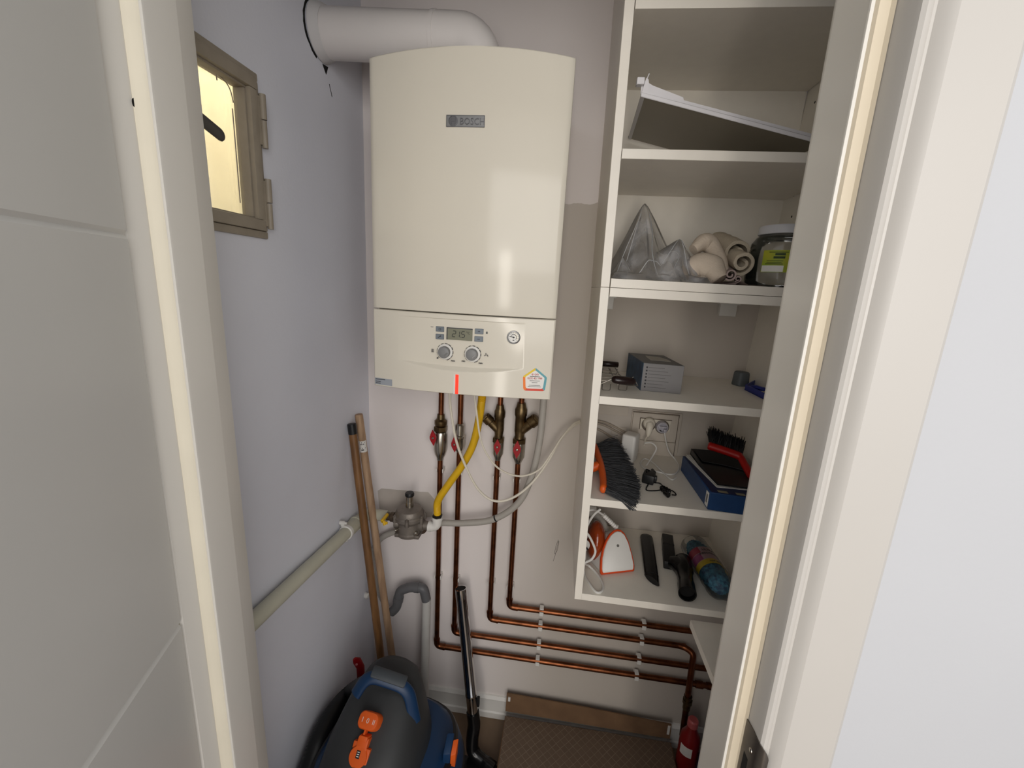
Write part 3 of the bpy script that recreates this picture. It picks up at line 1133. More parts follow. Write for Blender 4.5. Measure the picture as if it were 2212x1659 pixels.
# valve bodies
zA = (0.0723, -0.0220, 1.0925)[2]
x = PIPES['A']['x']
b = BM()
hexnut(b, (x, PY, (0.0715, -0.0220, 1.0558)[2] - .002), (0, 0, 1), .0208, .018)
lathe(b, (x, PY, (0.0715, -0.0220, 1.0558)[2] + .018), (0, 0, 1), [(.0175, 0), (.0190, .004), (.0190, .014), (.0120, .020), (.0110, .034)], 18)
obj('union_nut', b, M_brass, roots['A'])
zt2, zb2 = (0.0716, -0.0220, 1.0529)[2], (0.0716, -0.0220, 0.9661)[2]
b = BM()
lathe(b, (x, PY, zb2), (0, 0, 1), [(.0100, -.004), (.0115, .004), (.0165, .014), (.0200, .028), (.0200, zt2 - zb2 - .008), (.0175, zt2 - zb2)], 18)
obj('valve_body', b, M_steel, roots['A'])
lever(roots['A'], V(x - .0155, PY - .024, (0.0701, -0.0500, 1.0406)[2]), math.radians(6), False)
x = PIPES['B']['x']
zt2, zb2 = (0.1322, -0.0220, 1.0835)[2], (0.1318, -0.0220, 0.9950)[2]
b = BM()
lathe(b, (x, PY, zb2), (0, 0, 1), [(.0095, 0), (.0150, .010), (.0170, .022), (.0170, .042), (.0185, .044), (.0185, .052), (.0140, .054), (.0140, .085), (.0095, .090)], 18)
obj('valve_body', b, M_steel, roots['B'])
lever(roots['B'], V(x - .010, PY - .020, (0.1309, -0.0500, 1.0248)[2]), math.radians(4), False)
for k, side, zz, hz2, big in (('C', -1, ((0.2511, -0.0260, 1.1287)[2], (0.2506, -0.0260, 1.0527)[2], (0.2508, -0.0260, 0.9895)[2]), (0.2541, -0.0600, 1.0324), False),
                              ('D', 1, ((0.3159, -0.0260, 1.1402)[2], (0.3141, -0.0260, 1.0560)[2], (0.3126, -0.0260, 0.9856)[2]), (0.3125, -0.0600, 1.0298), True)):
    x = PIPES[k]['x']
    zs, zn, zv = zz
    g = 1.22 if big else 1.08
    b = BM()
    lathe(b, (x, PY, zn - .002), (0, 0, 1), [(.0125 * g, 0), (.0115 * g, .010), (.0135 * g, .025), (.0130 * g, zs - zn - .016), (.0150 * g, zs - zn - .010), (.0150 * g, zs - zn + .006),
                                             (.0120 * g, zs - zn + .014), (.0098 * g, zs - zn + .026)], 18)
    dirv = V(side * .70, -.12, .70).normalized()
    base = V(x, PY, zn + .020)
    tube(b, [base, base + dirv * .034 * g, base + dirv * .036 * g, base + dirv * .052 * g, base + dirv * .055 * g], [.0115 * g, .0118 * g, .0145 * g, .0145 * g, .0120 * g], 16)
    strn = obj('strainer', b, M_brass, roots[k], label='brass Y strainer')
    b = BM()
    hexnut(b, base + dirv * .050 * g, dirv, .0128 * g, .009)
    obj('strainer_cap', b, M_brass, strn)
    b = BM()
    hexnut(b, (x, PY, zn - .016), (0, 0, 1), .0172 * g, .016)
    obj('union_nut', b, M_brass, roots[k])
    b = BM()
    lathe(b, (x, PY, zv - .004), (0, 0, 1), [(.0088, -.006), (.0105 * g, .004), (.0150 * g, .016), (.0155 * g, zn - zv - .014), (.0140 * g, zn - zv - .008)], 18)
    obj('valve_body', b, M_steel, roots[k])
    lever(roots[k], V(hz2[0], PY - .026, hz2[2]), math.radians(0), big)

# ------------------------------------------------------------ gas line: wall pipe, cock, regulator, white elbow, yellow hose
M_gpipe = mat('cream_gas_pipe_paint', (0.76, 0.75, 0.68), 0.45, var=0.05, scale=12, bump=0.2, bscale=40)
gp = thing('gas_pipe', 'cream painted gas pipe along the left wall', 'pipe', (-0.125, -0.38, 0.80))
b = BM()
GA, GB = V(-.1385, -.677, .8370), V(-.1385, -.080, .7860)
tube(b, corner([GA, GB, V(-.070, -.080, .7855)], .030), .0172, 18)
obj('pipe_run', b, M_gpipe, gp)
b = BM()
tube(b, [GA.lerp(GB, .80), GA.lerp(GB, .885)], .0195, 18)
tube(b, [GA.lerp(GB, .880), GA.lerp(GB, .895)], .0215, 18)
obj('coupling', b, M_gpipe, gp)
b = BM()
cc = GA.lerp(GB, .795)
lathe(b, cc, (GB - GA).normalized(), [(.0185, -.006), (.0205, -.005), (.0205, .005), (.0185, .006)], 18)
for s, o2 in ((1, .028), (-1, .026)):
    lathe(b, cc + V(-.008, 0, s * o2), (1, 0, 0), [(.0055, -.010), (.0055, .004), (.0035, .005), (.0035, .010), (.001, .011)], 8)
    box(b, cc.x - .014, cc.x - .004, cc.y - .005, cc.y + .005, min(cc.z + s * .018, cc.z + s * .030), max(cc.z + s * .018, cc.z + s * .030), .001, 1)
obj('pipe_clamp', b, M_wht_pl, gp)
b = BM()
lathe(b, (-.078, -.080, .7855), (1, 0, -.02), [(.0125, 0), (.0125, .018), (.0150, .020), (.0150, .030), (.0118, .032), (.0118, .045)], 16)
obj('cock_body', b, mat('dull_grey_brass', (0.42, 0.37, 0.32), 0.4, metal=0.8, var=0.1, scale=50), gp)
b = BM()
hx2 = V(*(-0.0582, -0.1350, 0.8001))
lathe(b, hx2 + V(-.004, .034, .003), (0, -1, 0), [(.0052, 0), (.0052, .036), (.0035, .038)], 12)
obox(b, hx2 + V(-.006, -.004, -.002), (.018, 0, -.004), (0, .004, 0), (.0012, 0, .007), .001)
tube(b, [hx2 + V(0, -.002, .004), hx2 + V(.004, -.003, -.008)], .0042, 8)
obj('cock_handle', b, mat('yellow_plastic', (0.88, 0.70, 0.12), 0.4, var=0.05), gp, label='yellow cock handle')

M_cast = mat('grey_cast_aluminium', (0.52, 0.49, 0.46), 0.5, metal=0.55, var=0.08, scale=40, bump=0.4, bscale=120)
rg = thing('gas_regulator', 'grey cast gas regulator with chrome neck and black cap on the back wall', 'regulator', (0.0005, -0.085, 0.715))
RC = V(.0020, -.085, 0)
zb_, zt_r = (0.0078, -0.1000, 0.7367)[2], (0.0022, -0.0850, 0.8356)[2]
b = BM()
lathe(b, RC + V(0, 0, zb_), (0, 0, 1), [(.028, 0), (.0375, .004), (.038, .012), (.0345, .016), (.034, .045), (.040, .050), (.0415, .056)], 28)
for s in (-1, 1):
    box(b, RC.x + s * .028 - .010, RC.x + s * .028 + .010, RC.y - .028, RC.y + .02, zb_ + .002, zb_ + .014, .003)
obj('lower_body', b, M_cast, rg)
b = BM()
lathe(b, RC + V(0, 0, zb_ + .056), (0, 0, 1), [(.0415, 0), (.0450, .002), (.0450, .010), (.0415, .014), (.0420, .020), (.0360, .030), (.0200, .036), (.0135, .037)], 28)
for a in (20, 85, 150, 215, 280, 340):
    t = math.radians(a)
    lathe(b, RC + V(.044 * math.cos(t), .044 * math.sin(t), zb_ + .050), (0, 0, 1), [(.006, 0), (.006, .020), (.0035, .0205), (.0035, .0235)], 10)
obj('bonnet', b, M_cast, rg)
b = BM()
lathe(b, RC + V(0, 0, zb_ + .092), (0, 0, 1), [(.0118, 0), (.0118, .016), (.0110, .017), (.0110, .036)], 20)
obj('chrome_neck', b, M_steel, rg, label='nickel plated neck')
b = BM()
lathe(b, RC + V(0, 0, zb_ + .127), (0, 0, 1), [(.0118, 0), (.0135, .002), (.0135, .009), (.0120, .0115), (.003, .012)], 20)
obj('cap', b, M_black, rg, label='black ribbed cap')
b = BM()
ro = V(RC.x, RC.y, zb_ + .036)
lathe(b, ro, (1, 0, 0), [(.016, .028), (.0185, .036), (.0185, .044), (.0135, .045), (.0135, .064)], 16)
obj('outlet_port', b, M_cast, rg)
b = BM()
lathe(b, ro, (-1, 0, 0), [(.016, .026), (.0195, .034), (.0195, .044), (.0140, .046)], 16)
obj('inlet_port', b, M_cast, rg)
b = BM()
lathe(b, ro + V(.026, -.020, -.014), (.4, -1, -.1), [(.0062, 0), (.0062, .010), (.0040, .012)], 12)
obj('test_nipple', b, M_steel, rg)
b = BM()
lathe(b, ro + V(-.030, -.020, -.010), (-.5, -1, -.1), [(.0050, 0), (.0050, .010), (.0030, .012)], 12)
obj('test_nipple', b, M_steel, rg)
b = BM()
tube(b, [ro + V(.030, .008, -.016), ro + V(.030, .020, -.016)], .022, 24)
obj('vent_disc', b, mat('bronze_disc', (0.36, 0.29, 0.24), 0.5, metal=0.6, var=0.08), rg)
eo = V(*(0.0881, -0.0880, 0.7988))
b = BM()
tube(b, corner([V(ro.x + .060, -.088, ro.z), V(eo.x + .001, -.088, ro.z), V(eo.x + .001, -.088, ro.z + .030)], .020), .0140, 18)
tube(b, [V(eo.x + .001, -.088, ro.z + .026), V(eo.x + .001, -.088, ro.z + .035)], .0160, 18)
tube(b, [V(ro.x + .060, -.088, ro.z), V(ro.x + .068, -.088, ro.z)], .0158, 18)
obj('outlet_elbow', b, M_wht_pl, rg, label='white painted outlet elbow')
b = BM()
hexnut(b, (eo.x + .001, -.088, ro.z + .034), (0, 0, 1), .0150, .009)
obj('hose_nut', b, mat('blackened_nut', (0.2, 0.19, 0.18), 0.4, metal=0.7, var=0.1), rg)

M_yel = mat('yellow_hose', (0.86, 0.68, 0.10), 0.45, var=0.06, scale=30)
yp = spline([V(eo.x + .001, -.088, ro.z + .040), V(*(0.0906, -0.0900, 0.8595)), V(*(0.1216, -0.0950, 0.9176)), V(*(0.1647, -0.1000, 0.9895)), V(*(0.1931, -0.1050, 1.0545)),
             V(*(0.2073, -0.1100, 1.1254)), V(*(0.2138, -0.1150, 1.1802)), V(*(0.2166, -0.1180, 1.2199)), V(*(0.2164, -0.1180, 1.2579))], 16)
pts, rr = [], []
acc = 0.0
for i, p in enumerate(yp):
    for h in (0, .5):
        q = p.lerp(yp[i + 1], h) if i + 1 < len(yp) else p
        pts.append(q)
        rr.append(.0103 + (.0008 if len(rr) % 2 else -.0004))
b = BM()
tube(b, pts, rr, 16)
tag(obj('gas_hose', b, M_yel, smooth=80), 'corrugated yellow gas hose from the regulator up to the boiler', 'hose')

# ------------------------------------------------------------ grey condensate hose, siphon and drain
M_hose = mat('pale_grey_hose', (0.66, 0.64, 0.61), 0.5, var=0.03, scale=30)
ch = thing('condensate_hose', 'pale grey drain hose looping from the boiler past the copper pipes', 'hose', (0.2, -0.075, 0.76))
hp = spline([V((0.3809, -0.0750, 1.1868)[0] + .001, -.075, BZ0 + .0052), V(*(0.3798, -0.0750, 1.1840)), V(*(0.3771, -0.0750, 1.0756)), V(*(0.3610, -0.0750, 0.9612)), V(*(0.3255, -0.0700, 0.8694)),
             V(*(0.2539, -0.0620, 0.8045)), V(*(0.1611, -0.0580, 0.7780)), V(*(0.0720, -0.0520, 0.7632)), V(*(-0.0177, -0.0300, 0.7175)), V(*(-0.0852, -0.0240, 0.6902)), V(*(-0.1297, -0.0240, 0.6505)),
             V(*(-0.1483, -0.0280, 0.5766)), V(*(-0.1325, -0.0340, 0.5007)), V(*(-0.0906, -0.0440, 0.4257))], 8)
b = BM()
tube(b, hp, .0098, 14)
obj('hose_run', b, M_hose, ch)
b = BM()
q = hp[39]
tube(b, [hp[39], hp[39].lerp(hp[40], .35)], .0106, 14)
obj('cable_tie', b, M_black, ch, label='black cable tie')
dr = thing('drain_pipe', 'dark grey U-bend drain into a white pipe beside the broom handles', 'pipe', (0.0, -0.05, 0.0))
M_dgrey = mat('grey_waste_plastic', (0.40, 0.40, 0.41), 0.45, var=0.05)
dp = [V(*(-0.0721, -0.0500, 0.4157)), V(*(-0.0544, -0.0500, 0.4365)), V(*(-0.0431, -0.0500, 0.5019)), V(*(-0.0086, -0.0500, 0.5210)), V(*(0.0364, -0.0500, 0.5243)), V(*(0.0462, -0.0500, 0.4805))]
b = BM()
tube(b, corner(dp, .013), .0150, 18)
for a, c in ((1, 2), (3, 4)):
    m_ = dp[a].lerp(dp[c], .35)
    tube(b, [m_, dp[a].lerp(dp[c], .65)], .0166, 18)
obj('u_bend', b, M_dgrey, dr)
b = BM()
tube(b, [dp[-1] + V(0, 0, .006), V(dp[-1].x - .004, -.05, 0.0)], .0142, 18)
obj('down_pipe', b, mat('white_flaking_pipe', (0.80, 0.79, 0.77), 0.6, var=0.05, bump=0.4), dr)
b = BM()
lathe(b, V(-.150, -.06, .474), (1, -.3, 0), [(.009, -.012), (.010, 0), (.006, .004)], 12)
obj('wall_plug', b, M_wht_pl, dr)

# two white control cables hanging under the boiler
b = BM()
tube(b, spline([V(*(0.1349, -0.1500, 1.2205)), V(*(0.1373, -0.1500, 1.1701)), V(*(0.1523, -0.1400, 1.0769)), V(*(0.1770, -0.1250, 0.9987)), V(*(0.2145, -0.1150, 0.9249)), V(*(0.2619, -0.1100, 0.8919)),
                V(*(0.3161, -0.1000, 0.9047)), V(*(0.3654, -0.0900, 0.9514)), V(*(0.4063, -0.0800, 1.0180)), V(*(0.4339, -0.0700, 1.0794)), V(*(0.4651, -0.0450, 1.1125)), V(*(0.4862, -0.0200, 1.1189))], 8), .0036, 8)
tag(obj('control_cable', b, M_cream_pl), 'thicker white cable hanging in the lower loop under the boiler', 'cable')
b = BM()
tube(b, spline([V(*(0.2024, -0.1650, 1.2235)), V(*(0.2088, -0.1650, 1.1806)), V(*(0.2254, -0.1550, 1.0830)), V(*(0.2570, -0.1400, 1.0204)), V(*(0.2949, -0.1250, 0.9879)), V(*(0.3396, -0.1150, 0.9800)),
                V(*(0.3828, -0.1050, 0.9997)), V(*(0.4136, -0.0900, 1.0464)), V(*(0.4382, -0.0780, 1.0909)), V(*(0.4671, -0.0450, 1.1196)), V(*(0.4857, -0.0200, 1.1245))], 8), .0026, 8)
tag(obj('control_cable', b, M_cream_pl), 'thinner white cable hanging in the higher loop under the boiler', 'cable')

# ------------------------------------------------------------ broom handles leaning in the corner
M_ply = mat('brown_stained_wood', (0.50, 0.35, 0.20), 0.5, var=0.12, scale=10, stretch=(8, 8, 1), alt=(0.36, 0.24, 0.13), alt_amt=0.7)
M_pine = mat('pale_raw_wood', (0.70, 0.58, 0.46), 0.6, var=0.10, scale=10, stretch=(8, 8, 1), alt=(0.55, 0.43, 0.33), alt_amt=0.7)


def stick(label, top, mid, r, m, cap):
    top, mid = V(*top), V(*mid)
    foot = top + (mid - top) * ((top.z - .001) / (top.z - mid.z))
    rt = thing('wooden_stick', label, 'stick', foot)
    b = BM()
    tube(b, [foot, top.lerp(foot, .004), top], [r, r, r * .93], 16)
    obj('shaft', b, m, rt)
    ax = (foot - top).normalized()
    if cap:
        b = BM()
        tube(b, [top - ax * .004, top - ax * .003, top + ax * .026], [r * .9, r * 1.08, r * 1.08], 16)
        obj('end_cap', b, M_black, rt, label='black plastic cap')
    else:
        b = BM()
        a = top + ax * .078
        n = V(.25, -1, 0).normalized()
        bb = ax.cross(n).normalized()
        R = [[a + ax * h + (n * math.cos(t) + bb * math.sin(t)) * (r * 1.02 - dd) for t in (math.radians(q) for q in range(-70, 71, 20))] for h, dd in ((0, 0), (.034, 0))]
        Rb = [[p - n * .0006 for p in row] for row in R]
        ring0 = R[0] + list(reversed(Rb[0]))
        ring1 = R[1] + list(reversed(Rb[1]))
        loft(b, [ring0, ring1])
        lb = obj('paper_label', b, M_wht_pl, rt, label='white paper label')
        b = BM()
        for h, w in ((.003, 40), (.008, 30), (.020, 45), (.025, 20)):
            loft(b, [[a + ax * (h + e2) + (n * math.cos(t) + bb * math.sin(t)) * (r * 1.02 + o2) for t in (math.radians(q) for q in (-w, 0, w)) for o2 in (.0002,)] +
                     [a + ax * (h + e2) + (n * math.cos(t) + bb * math.sin(t)) * (r * 1.02 - .0006) for t in (math.radians(q) for q in (w, 0, -w))] for e2 in (0, .003)])
        obj('label_print', b, M_ink, lb)
    return rt


stick('pale wooden broom handle with a small white label, leaning in the corner', (-0.1475, -0.0928, 1.1080), (-0.1060, -0.0966, 0.7591), .0112, M_pine, False)
stick('brown wooden broom handle with a black cap, leaning in the corner', (-0.1475, -0.1354, 1.0895), (-0.1065, -0.1542, 0.7709), .0112, M_ply, True)

# unpainted patch of wall behind the regulator and a pencil scribble
b = BM()
prism(b, [V(p[0], -.0004, p[2]) for p in ((-0.1360, 0.0000, 0.8229), (-0.1233, 0.0000, 0.8325), (0.0034, 0.0000, 0.8358), (0.0324, 0.0000, 0.8375), (0.0525, 0.0000, 0.8156), (0.0472, 0.0000, 0.7527), (-0.0365, 0.0000, 0.7323), (-0.1282, 0.0000, 0.7140))], V(0, .0008, 0))
obj('bare_plaster_patch', b, mat('bare_plaster', (0.76, 0.725, 0.69), 0.85, var=0.06, scale=14), wall_back, label='bare grey plaster patch')
b = BM()
tube(b, spline([V(p[0], -.0002, p[2]) for p in ((0.4557, 0.0000, 0.7228), (0.4502, 0.0000, 0.6991), (0.4479, 0.0000, 0.6724), (0.4556, 0.0000, 0.6867), (0.4574, 0.0000, 0.7198), (0.4498, 0.0000, 0.6660), (0.4455, 0.0000, 0.6453))], 5), .0006, 5)
obj('pencil_scribble', b, mat('pencil_grey', (0.45, 0.42, 0.40), 0.8, var=0.05), wall_back)

# ------------------------------------------------------------ vacuum cleaner
VC = V(.072, -.425, 0)
vac = thing('vacuum_cleaner', 'blue and black wet-dry vacuum with orange switch, standing in front of the broom handles', 'vacuum cleaner', VC)
M_head = mat('dark_grey_vacuum_plastic', (0.20, 0.205, 0.21), 0.5, var=0.06)
M_rub = mat('black_ribbed_hose', (0.055, 0.055, 0.06), 0.45, var=0.08)
VR = math.radians(-6)


def vring(dx, dy, z, a, b_, n=3.0, k=40):
    return sell(VC.x + dx, VC.y + dy, z, a, b_, n, k, VR)


b = BM()
loft(b, [vring(0, 0, z, a, a * .99, 3.2) for z, a in ((.015, .140), (.03, .158), (.08, .164), (.22, .172), (.262, .174), (.268, .172))])
obj('tank', b, M_blue, vac)
b = BM()
loft(b, [vring(0, 0, z, a, a * .99, 3.2) for z, a in ((.266, .173), (.268, .177), (.280, .177), (.282, .173))])
obj('seal_ring', b, M_black, vac)
b = BM()
loft(b, [vring(dx, dy, z, a, b2, 3.0) for z, dx, dy, a, b2 in ((.281, 0, 0, .175, .173), (.300, 0, 0, .175, .173), (.330, -.003, .003, .168, .166), (.355, -.008, .010, .152, .150), (.365, -.010, .012, .140, .138))])
obj('motor_cover', b, M_blue, vac)
b = BM()
loft(b, [vring(dx, dy, z, a, b2, 2.6) for z, dx, dy, a, b2 in (
    (.330, -.022, -.012, .118, .158), (.380, -.024, -.008, .114, .150), (.420, -.024, .008, .106, .128), (.455, -.023, .034, .094, .098), (.480, -.022, .055, .084, .075),
    (.503, -.020, .072, .068, .056), (.516, -.019, .082, .046, .038), (.520, -.019, .085, .022, .018))])
head = obj('motor_head', b, M_head, vac, smooth=60)
b = BM()
loft(b, [vring(-.006, .006, z, a, b2, 3.0) for z, a, b2 in ((.343, .160, .158), (.345, .1645, .1625), (.352, .1600, .1580), (.354, .150, .148))])
obj('cover_seam', b, M_black, vac)
# carrying handle
hpts = corner([V(*(-0.0085, -0.4250, 0.5148)), V(*(0.0145, -0.4050, 0.5561)), V(*(0.1139, -0.4000, 0.5294)), V(*(0.1369, -0.4150, 0.4483))], .030, 8)
b = BM()
tube(b, hpts, .0150, 14, flat=.50, up=(0, -.35, 1))
hnd = obj('carry_handle', b, M_blue, vac, smooth=60)
b = BM()
ga, gb = V(*(0.0225, -0.4020, 0.5571)), V(*(0.1061, -0.3980, 0.5340))
tube(b, [ga.lerp(gb, t) + V(0, .004, .0040) for t in (0, .03, .5, .97, 1)], [.012, .0148, .0148, .0148, .012], 14, flat=.48, up=(0, -.15, 1))
obj('grip_pad', b, mat('slate_grip', (0.27, 0.29, 0.31), 0.6, var=0.05), hnd, label='dark slate grip pad')

# orange rotary switch and socket flap on the sloping front
fn = V(-.06, -.62, .78).normalized()
fr = V(1, -.12, 0)
fr = (fr - fn * fr.dot(fn)).normalized()
fu = fn.cross(fr)


def face_poly(c, pts):
    return [c + fr * p[0] + fu * p[1] for p in pts]


def rrect(w, h, r, k=6):
    out = []
    for cx2, cy2, a0 in ((w - r, h - r, 0), (-w + r, h - r, 90), (-w + r, -h + r, 180), (w - r, -h + r, 270)):
        for i in range(k + 1):
            t = math.radians(a0 + 90 * i / k)
            out.append((cx2 + r * math.cos(t), cy2 + r * math.sin(t)))
    return out


sw = V(*(0.0430, -0.4640, 0.4934))
b = BM()
P0 = face_poly(sw - fn * .030, rrect(.0245, .0175, .013))
loft(b, [P0, face_poly(sw + fn * .003, rrect(.0245, .0175, .013)), face_poly(sw + fn * .0065, rrect(.0225, .0155, .012)), face_poly(sw + fn * .0072, rrect(.019, .012, .009))])
box(b, -.002, .002, -.026, -.010, -.012, .003, M=Matrix((fr, fu, fn)).transposed().to_4x4() if False else Matrix.Translation(sw) @ Matrix((fr, fu, fn)).transposed().to_4x4())
swo = obj('power_switch', b, M_orange, vac, label='orange rotary switch marked I 0 II')
b = BM()
for sx in (-.0135, .0125, .0160):
    obox(b, sw + fr * sx + fu * -.0045 + fn * .0070, fr * .0011, fu * .009, fn * .0008)
tube(b, [sw + fr * (.0024 * math.cos(t)) + fu * (.0042 * math.sin(t)) + fn * .0074 for t in (2 * math.pi * i / 18 for i in range(19))], .0006, 5)
obj('switch_marks', b, M_wht_pl, swo)
so = V(*(0.0375, -0.5060, 0.4433))
fn2 = V(-.05, -.78, .62).normalized()
fr2 = (V(1, -.12, 0) - fn2 * V(1, -.12, 0).dot(fn2)).normalized()
fu2 = fn2.cross(fr2)
Ms = Matrix.Translation(so) @ Matrix((fr2, fu2, fn2)).transposed().to_4x4()
b = BM()
lathe(b, so - fn2 * .020, fn2, [(.0215, 0), (.0215, .024), (.0200, .027), (.004, .0275)], 28)
box(b, -.0105, .0150, .010, .036, -.018, .0070, .002, M=Ms)
box(b, -.0080, .0125, .030, .040, -.018, .0110, .002, M=Ms)
box(b, .006, .0235, -.030, .018, -.018, .0045, .002, M=Ms)
box(b, -.0200, -.0100, .012, .026, -.018, .0030, .002, M=Ms)
cov = obj('socket_flap', b, M_orange, vac, label='orange hinged socket flap')
b = BM()
box(b, -.0045, .0040, -.002, .0125, .0068, .0084, .0003, 1, M=Ms)
pl = obj('symbol_patch', b, M_black, cov)
b = BM()
for h in (.001, .0050, .0090):
    box(b, -.0030, .0026, h, h + .0016, .0082, .0089, .0002, 1, M=Ms)
obj('socket_symbol', b, M_wht_pl, cov)
# orange latch on the right side
lt = V(*(0.2236, -0.3950, 0.3571))
b = BM()
obox(b, lt + V(-.012, -.022, -.030), V(.014, 0, 0), V(0, .030, .012), V(.003, -.010, .056), .002)
obox(b, lt + V(.003, -.024, -.030), V(.012, .005, 0), V(0, .028, .012), V(.003, -.010, .056), .002)
obj('latch', b, M_orange, vac, label='orange side latch')
b = BM()
obox(b, lt + V(-.016, -.028, -.042), V(.018, .004, 0), V(0, .040, .016), V(.004, -.010, .072), .004)
obj('latch_recess', b, M_blue, vac)
# hose looped down the left side
hp2 = spline([V(-.100, -.565, .120), V(-.112, -.545, .240), V(*(-0.1160, -0.4442, 0.3167)), V(*(-0.1170, -0.4033, 0.3371)), V(*(-0.1160, -0.3412, 0.3373)), V(*(-0.1080, -0.2675, 0.3174)),
              V(*(-0.0141, -0.3350, 0.4451)), V(*(0.0394, -0.3100, 0.4277)), V(.07, -.285, .375)], 14)
pts = []
rr = []
for i, p in enumerate(hp2):
    pts.append(p)
    rr.append(.0262 if i % 2 else .0244)
b = BM()
tube(b, pts, rr, 20)
obj('hose', b, M_rub, vac, smooth=70, label='black ribbed suction hose')
for a in (-1, 1):
    b = BM()
    tube(b, [V(VC.x + a * .13 - .016, VC.y + .12, .0295), V(VC.x + a * .13 + .016, VC.y + .12, .0295)], .029, 18)
    obj('wheel', b, M_black, vac)
    b = BM()
    tube(b, [V(VC.x + a * .10 - .010, VC.y - .12, .0205), V(VC.x + a * .10 + .010, VC.y - .12, .0205)], .020, 16)
    obj('castor', b, M_black, vac)

# red looped handle of a tool behind the hose
rt = thing('hand_tool', 'red looped plastic handle poking up behind the black hose', 'tool', (-.132, -.285, 0))
tp = V(*(-0.1360, -0.1843, 0.3527))
b = BM()
pth = [tp + V(0, 0, 0), tp + V(.004, .006, -.012), tp + V(.012, .012, -.040), V(tp.x + .014, tp.y + .014, .02), V(tp.x + .014, tp.y + .014, .001)]
tube(b, pth, [.006, .0125, .0120, .010, .012], 14, flat=.6, up=(.6, -1, .2))
obj('handle', b, mat('red_tool_plastic', (0.60, 0.06, 0.09), 0.35, var=0.06), rt)
b = BM()
lathe(b, tp + V(.0075, -.003, -.0165), (.35, -1, .25), [(.0036, 0), (.0036, .0015), (.002, .002)], 12)
obj('hang_hole', b, mat('pale_red_hole', (0.75, 0.45, 0.45), 0.5, var=0.05), rt)

# ------------------------------------------------------------ vacuum wand with floor nozzle
wt, wb = V(*(0.1634, -0.0400, 0.5578)), V(*(0.2311, -0.1350, 0.1506))
wd = thing('vacuum_wand', 'chrome vacuum wand with black floor nozzle leaning against the copper pipes', 'vacuum wand', (wb.x, wb.y - .03, 0))
wa = (wb - wt).normalized()
wt = wt + V(0, -.030, 0)
b = BM()
wl = (wb - wt).length
wa = (wb - wt).normalized()
lathe(b, wt, wa, [(.0160, .030), (.0160, 0), (.0182, 0), (.0182, .032), (.0176, .034), (.0176, wl * .82), (.0186, wl * .825), (.0186, wl * .84), (.0172, wl * .845), (.0172, wl)], 24)
tb = obj('tube', b, M_chrome, wd)
b = BM()
lathe(b, wt + wa * .002, wa, [(.0160, 0), (.0160, .002)], 20)
obj('tube_opening', b, M_dark, wd)
b = BM()
sd = V(1, .1, 0)
box(b, 0, .010, -.006, .006, 0, .034, .003, M=Matrix.Translation(wt.lerp(wb, .86) + sd * .017 + V(0, 0, -.03)))
obj('release_clip', b, M_black, wd)
b = BM()
e0 = wb - wa * .012
tube(b, spline([e0, wb + wa * .03, V(wb.x + .004, wb.y - .020, .075), V(wb.x + .012, wb.y - .030, .045), V(*(0.2786, -0.1780, 0.0300)), V(*(0.3121, -0.1912, 0.0240))], 6), [.0205] * 10 + [.0200] * 10 + [.019] * 5 + [.021] * 6, 18)
obj('neck', b, M_gloss, wd)
nz_ = V(*(0.3099, -0.1931, 0.0150))
b = BM()
box(b, -.14, .010, -.035, .035, -.0145, .0130, .008, M=Matrix.Translation(nz_ + V(.005, -.02, 0)) @ Matrix.Rotation(math.radians(-8), 4, 'Z'))
obj('floor_nozzle', b, M_gloss, wd)

# ------------------------------------------------------------ shallow carton on the floor
M_card = mat('brown_cardboard', (0.46, 0.35, 0.25), 0.8, var=0.07, scale=18, alt=(0.38, 0.28, 0.20), alt_amt=0.5)


def quilt(name, base, line):
    m = bpy.data.materials.new(name)
    m.use_nodes = True
    nt = m.node_tree
    bs = nt.nodes['Principled BSDF']
    bs.inputs['Roughness'].default_value = 0.6
    tc = nt.nodes.new('ShaderNodeTexCoord')
    mp = nt.nodes.new('ShaderNodeMapping')
    mp.inputs['Rotation'].default_value = (0, 0, math.radians(45))
    mp.inputs['Scale'].default_value = (1, 1, 1)
    nt.links.new(tc.outputs['Object'], mp.inputs[0])
    br = nt.nodes.new('ShaderNodeTexBrick')
    br.offset = 0.0
    br.inputs['Color1'].default_value = lin(base) + (1,)
    br.inputs['Color2'].default_value = tuple(x * .88 for x in lin(base)) + (1,)
    br.inputs['Mortar'].default_value = lin(line) + (1,)
    br.inputs['Scale'].default_value = 1.0
    br.inputs['Mortar Size'].default_value = 0.0010
    br.inputs['Mortar Smooth'].default_value = 0.6
    br.inputs['Brick Width'].default_value = 0.019
    br.inputs['Row Height'].default_value = 0.019
    nt.links.new(mp.outputs[0], br.inputs['Vector'])
    nz = nt.nodes.new('ShaderNodeTexNoise')
    nz.inputs['Scale'].default_value = 22
    nt.links.new(tc.outputs['Object'], nz.inputs['Vector'])
    mx = nt.nodes.new('ShaderNodeMix')
    mx.data_type = 'RGBA'
    mx.inputs['B'].default_value = lin(base) + (1,)
    nt.links.new(nz.outputs['Fac'], mx.inputs['Factor'])
    nt.links.new(br.outputs['Color'], mx.inputs['A'])
    nt.links.new(mx.outputs['Result'], bs.inputs['Base Color'])
    bp = nt.nodes.new('ShaderNodeBump')
    bp.inputs['Strength'].default_value = 0.4
    bp.inputs['Distance'].default_value = 0.001
    nt.links.new(br.outputs['Fac'], bp.inputs['Height'])
    nt.links.new(bp.outputs[0], bs.inputs['Normal'])
    return m


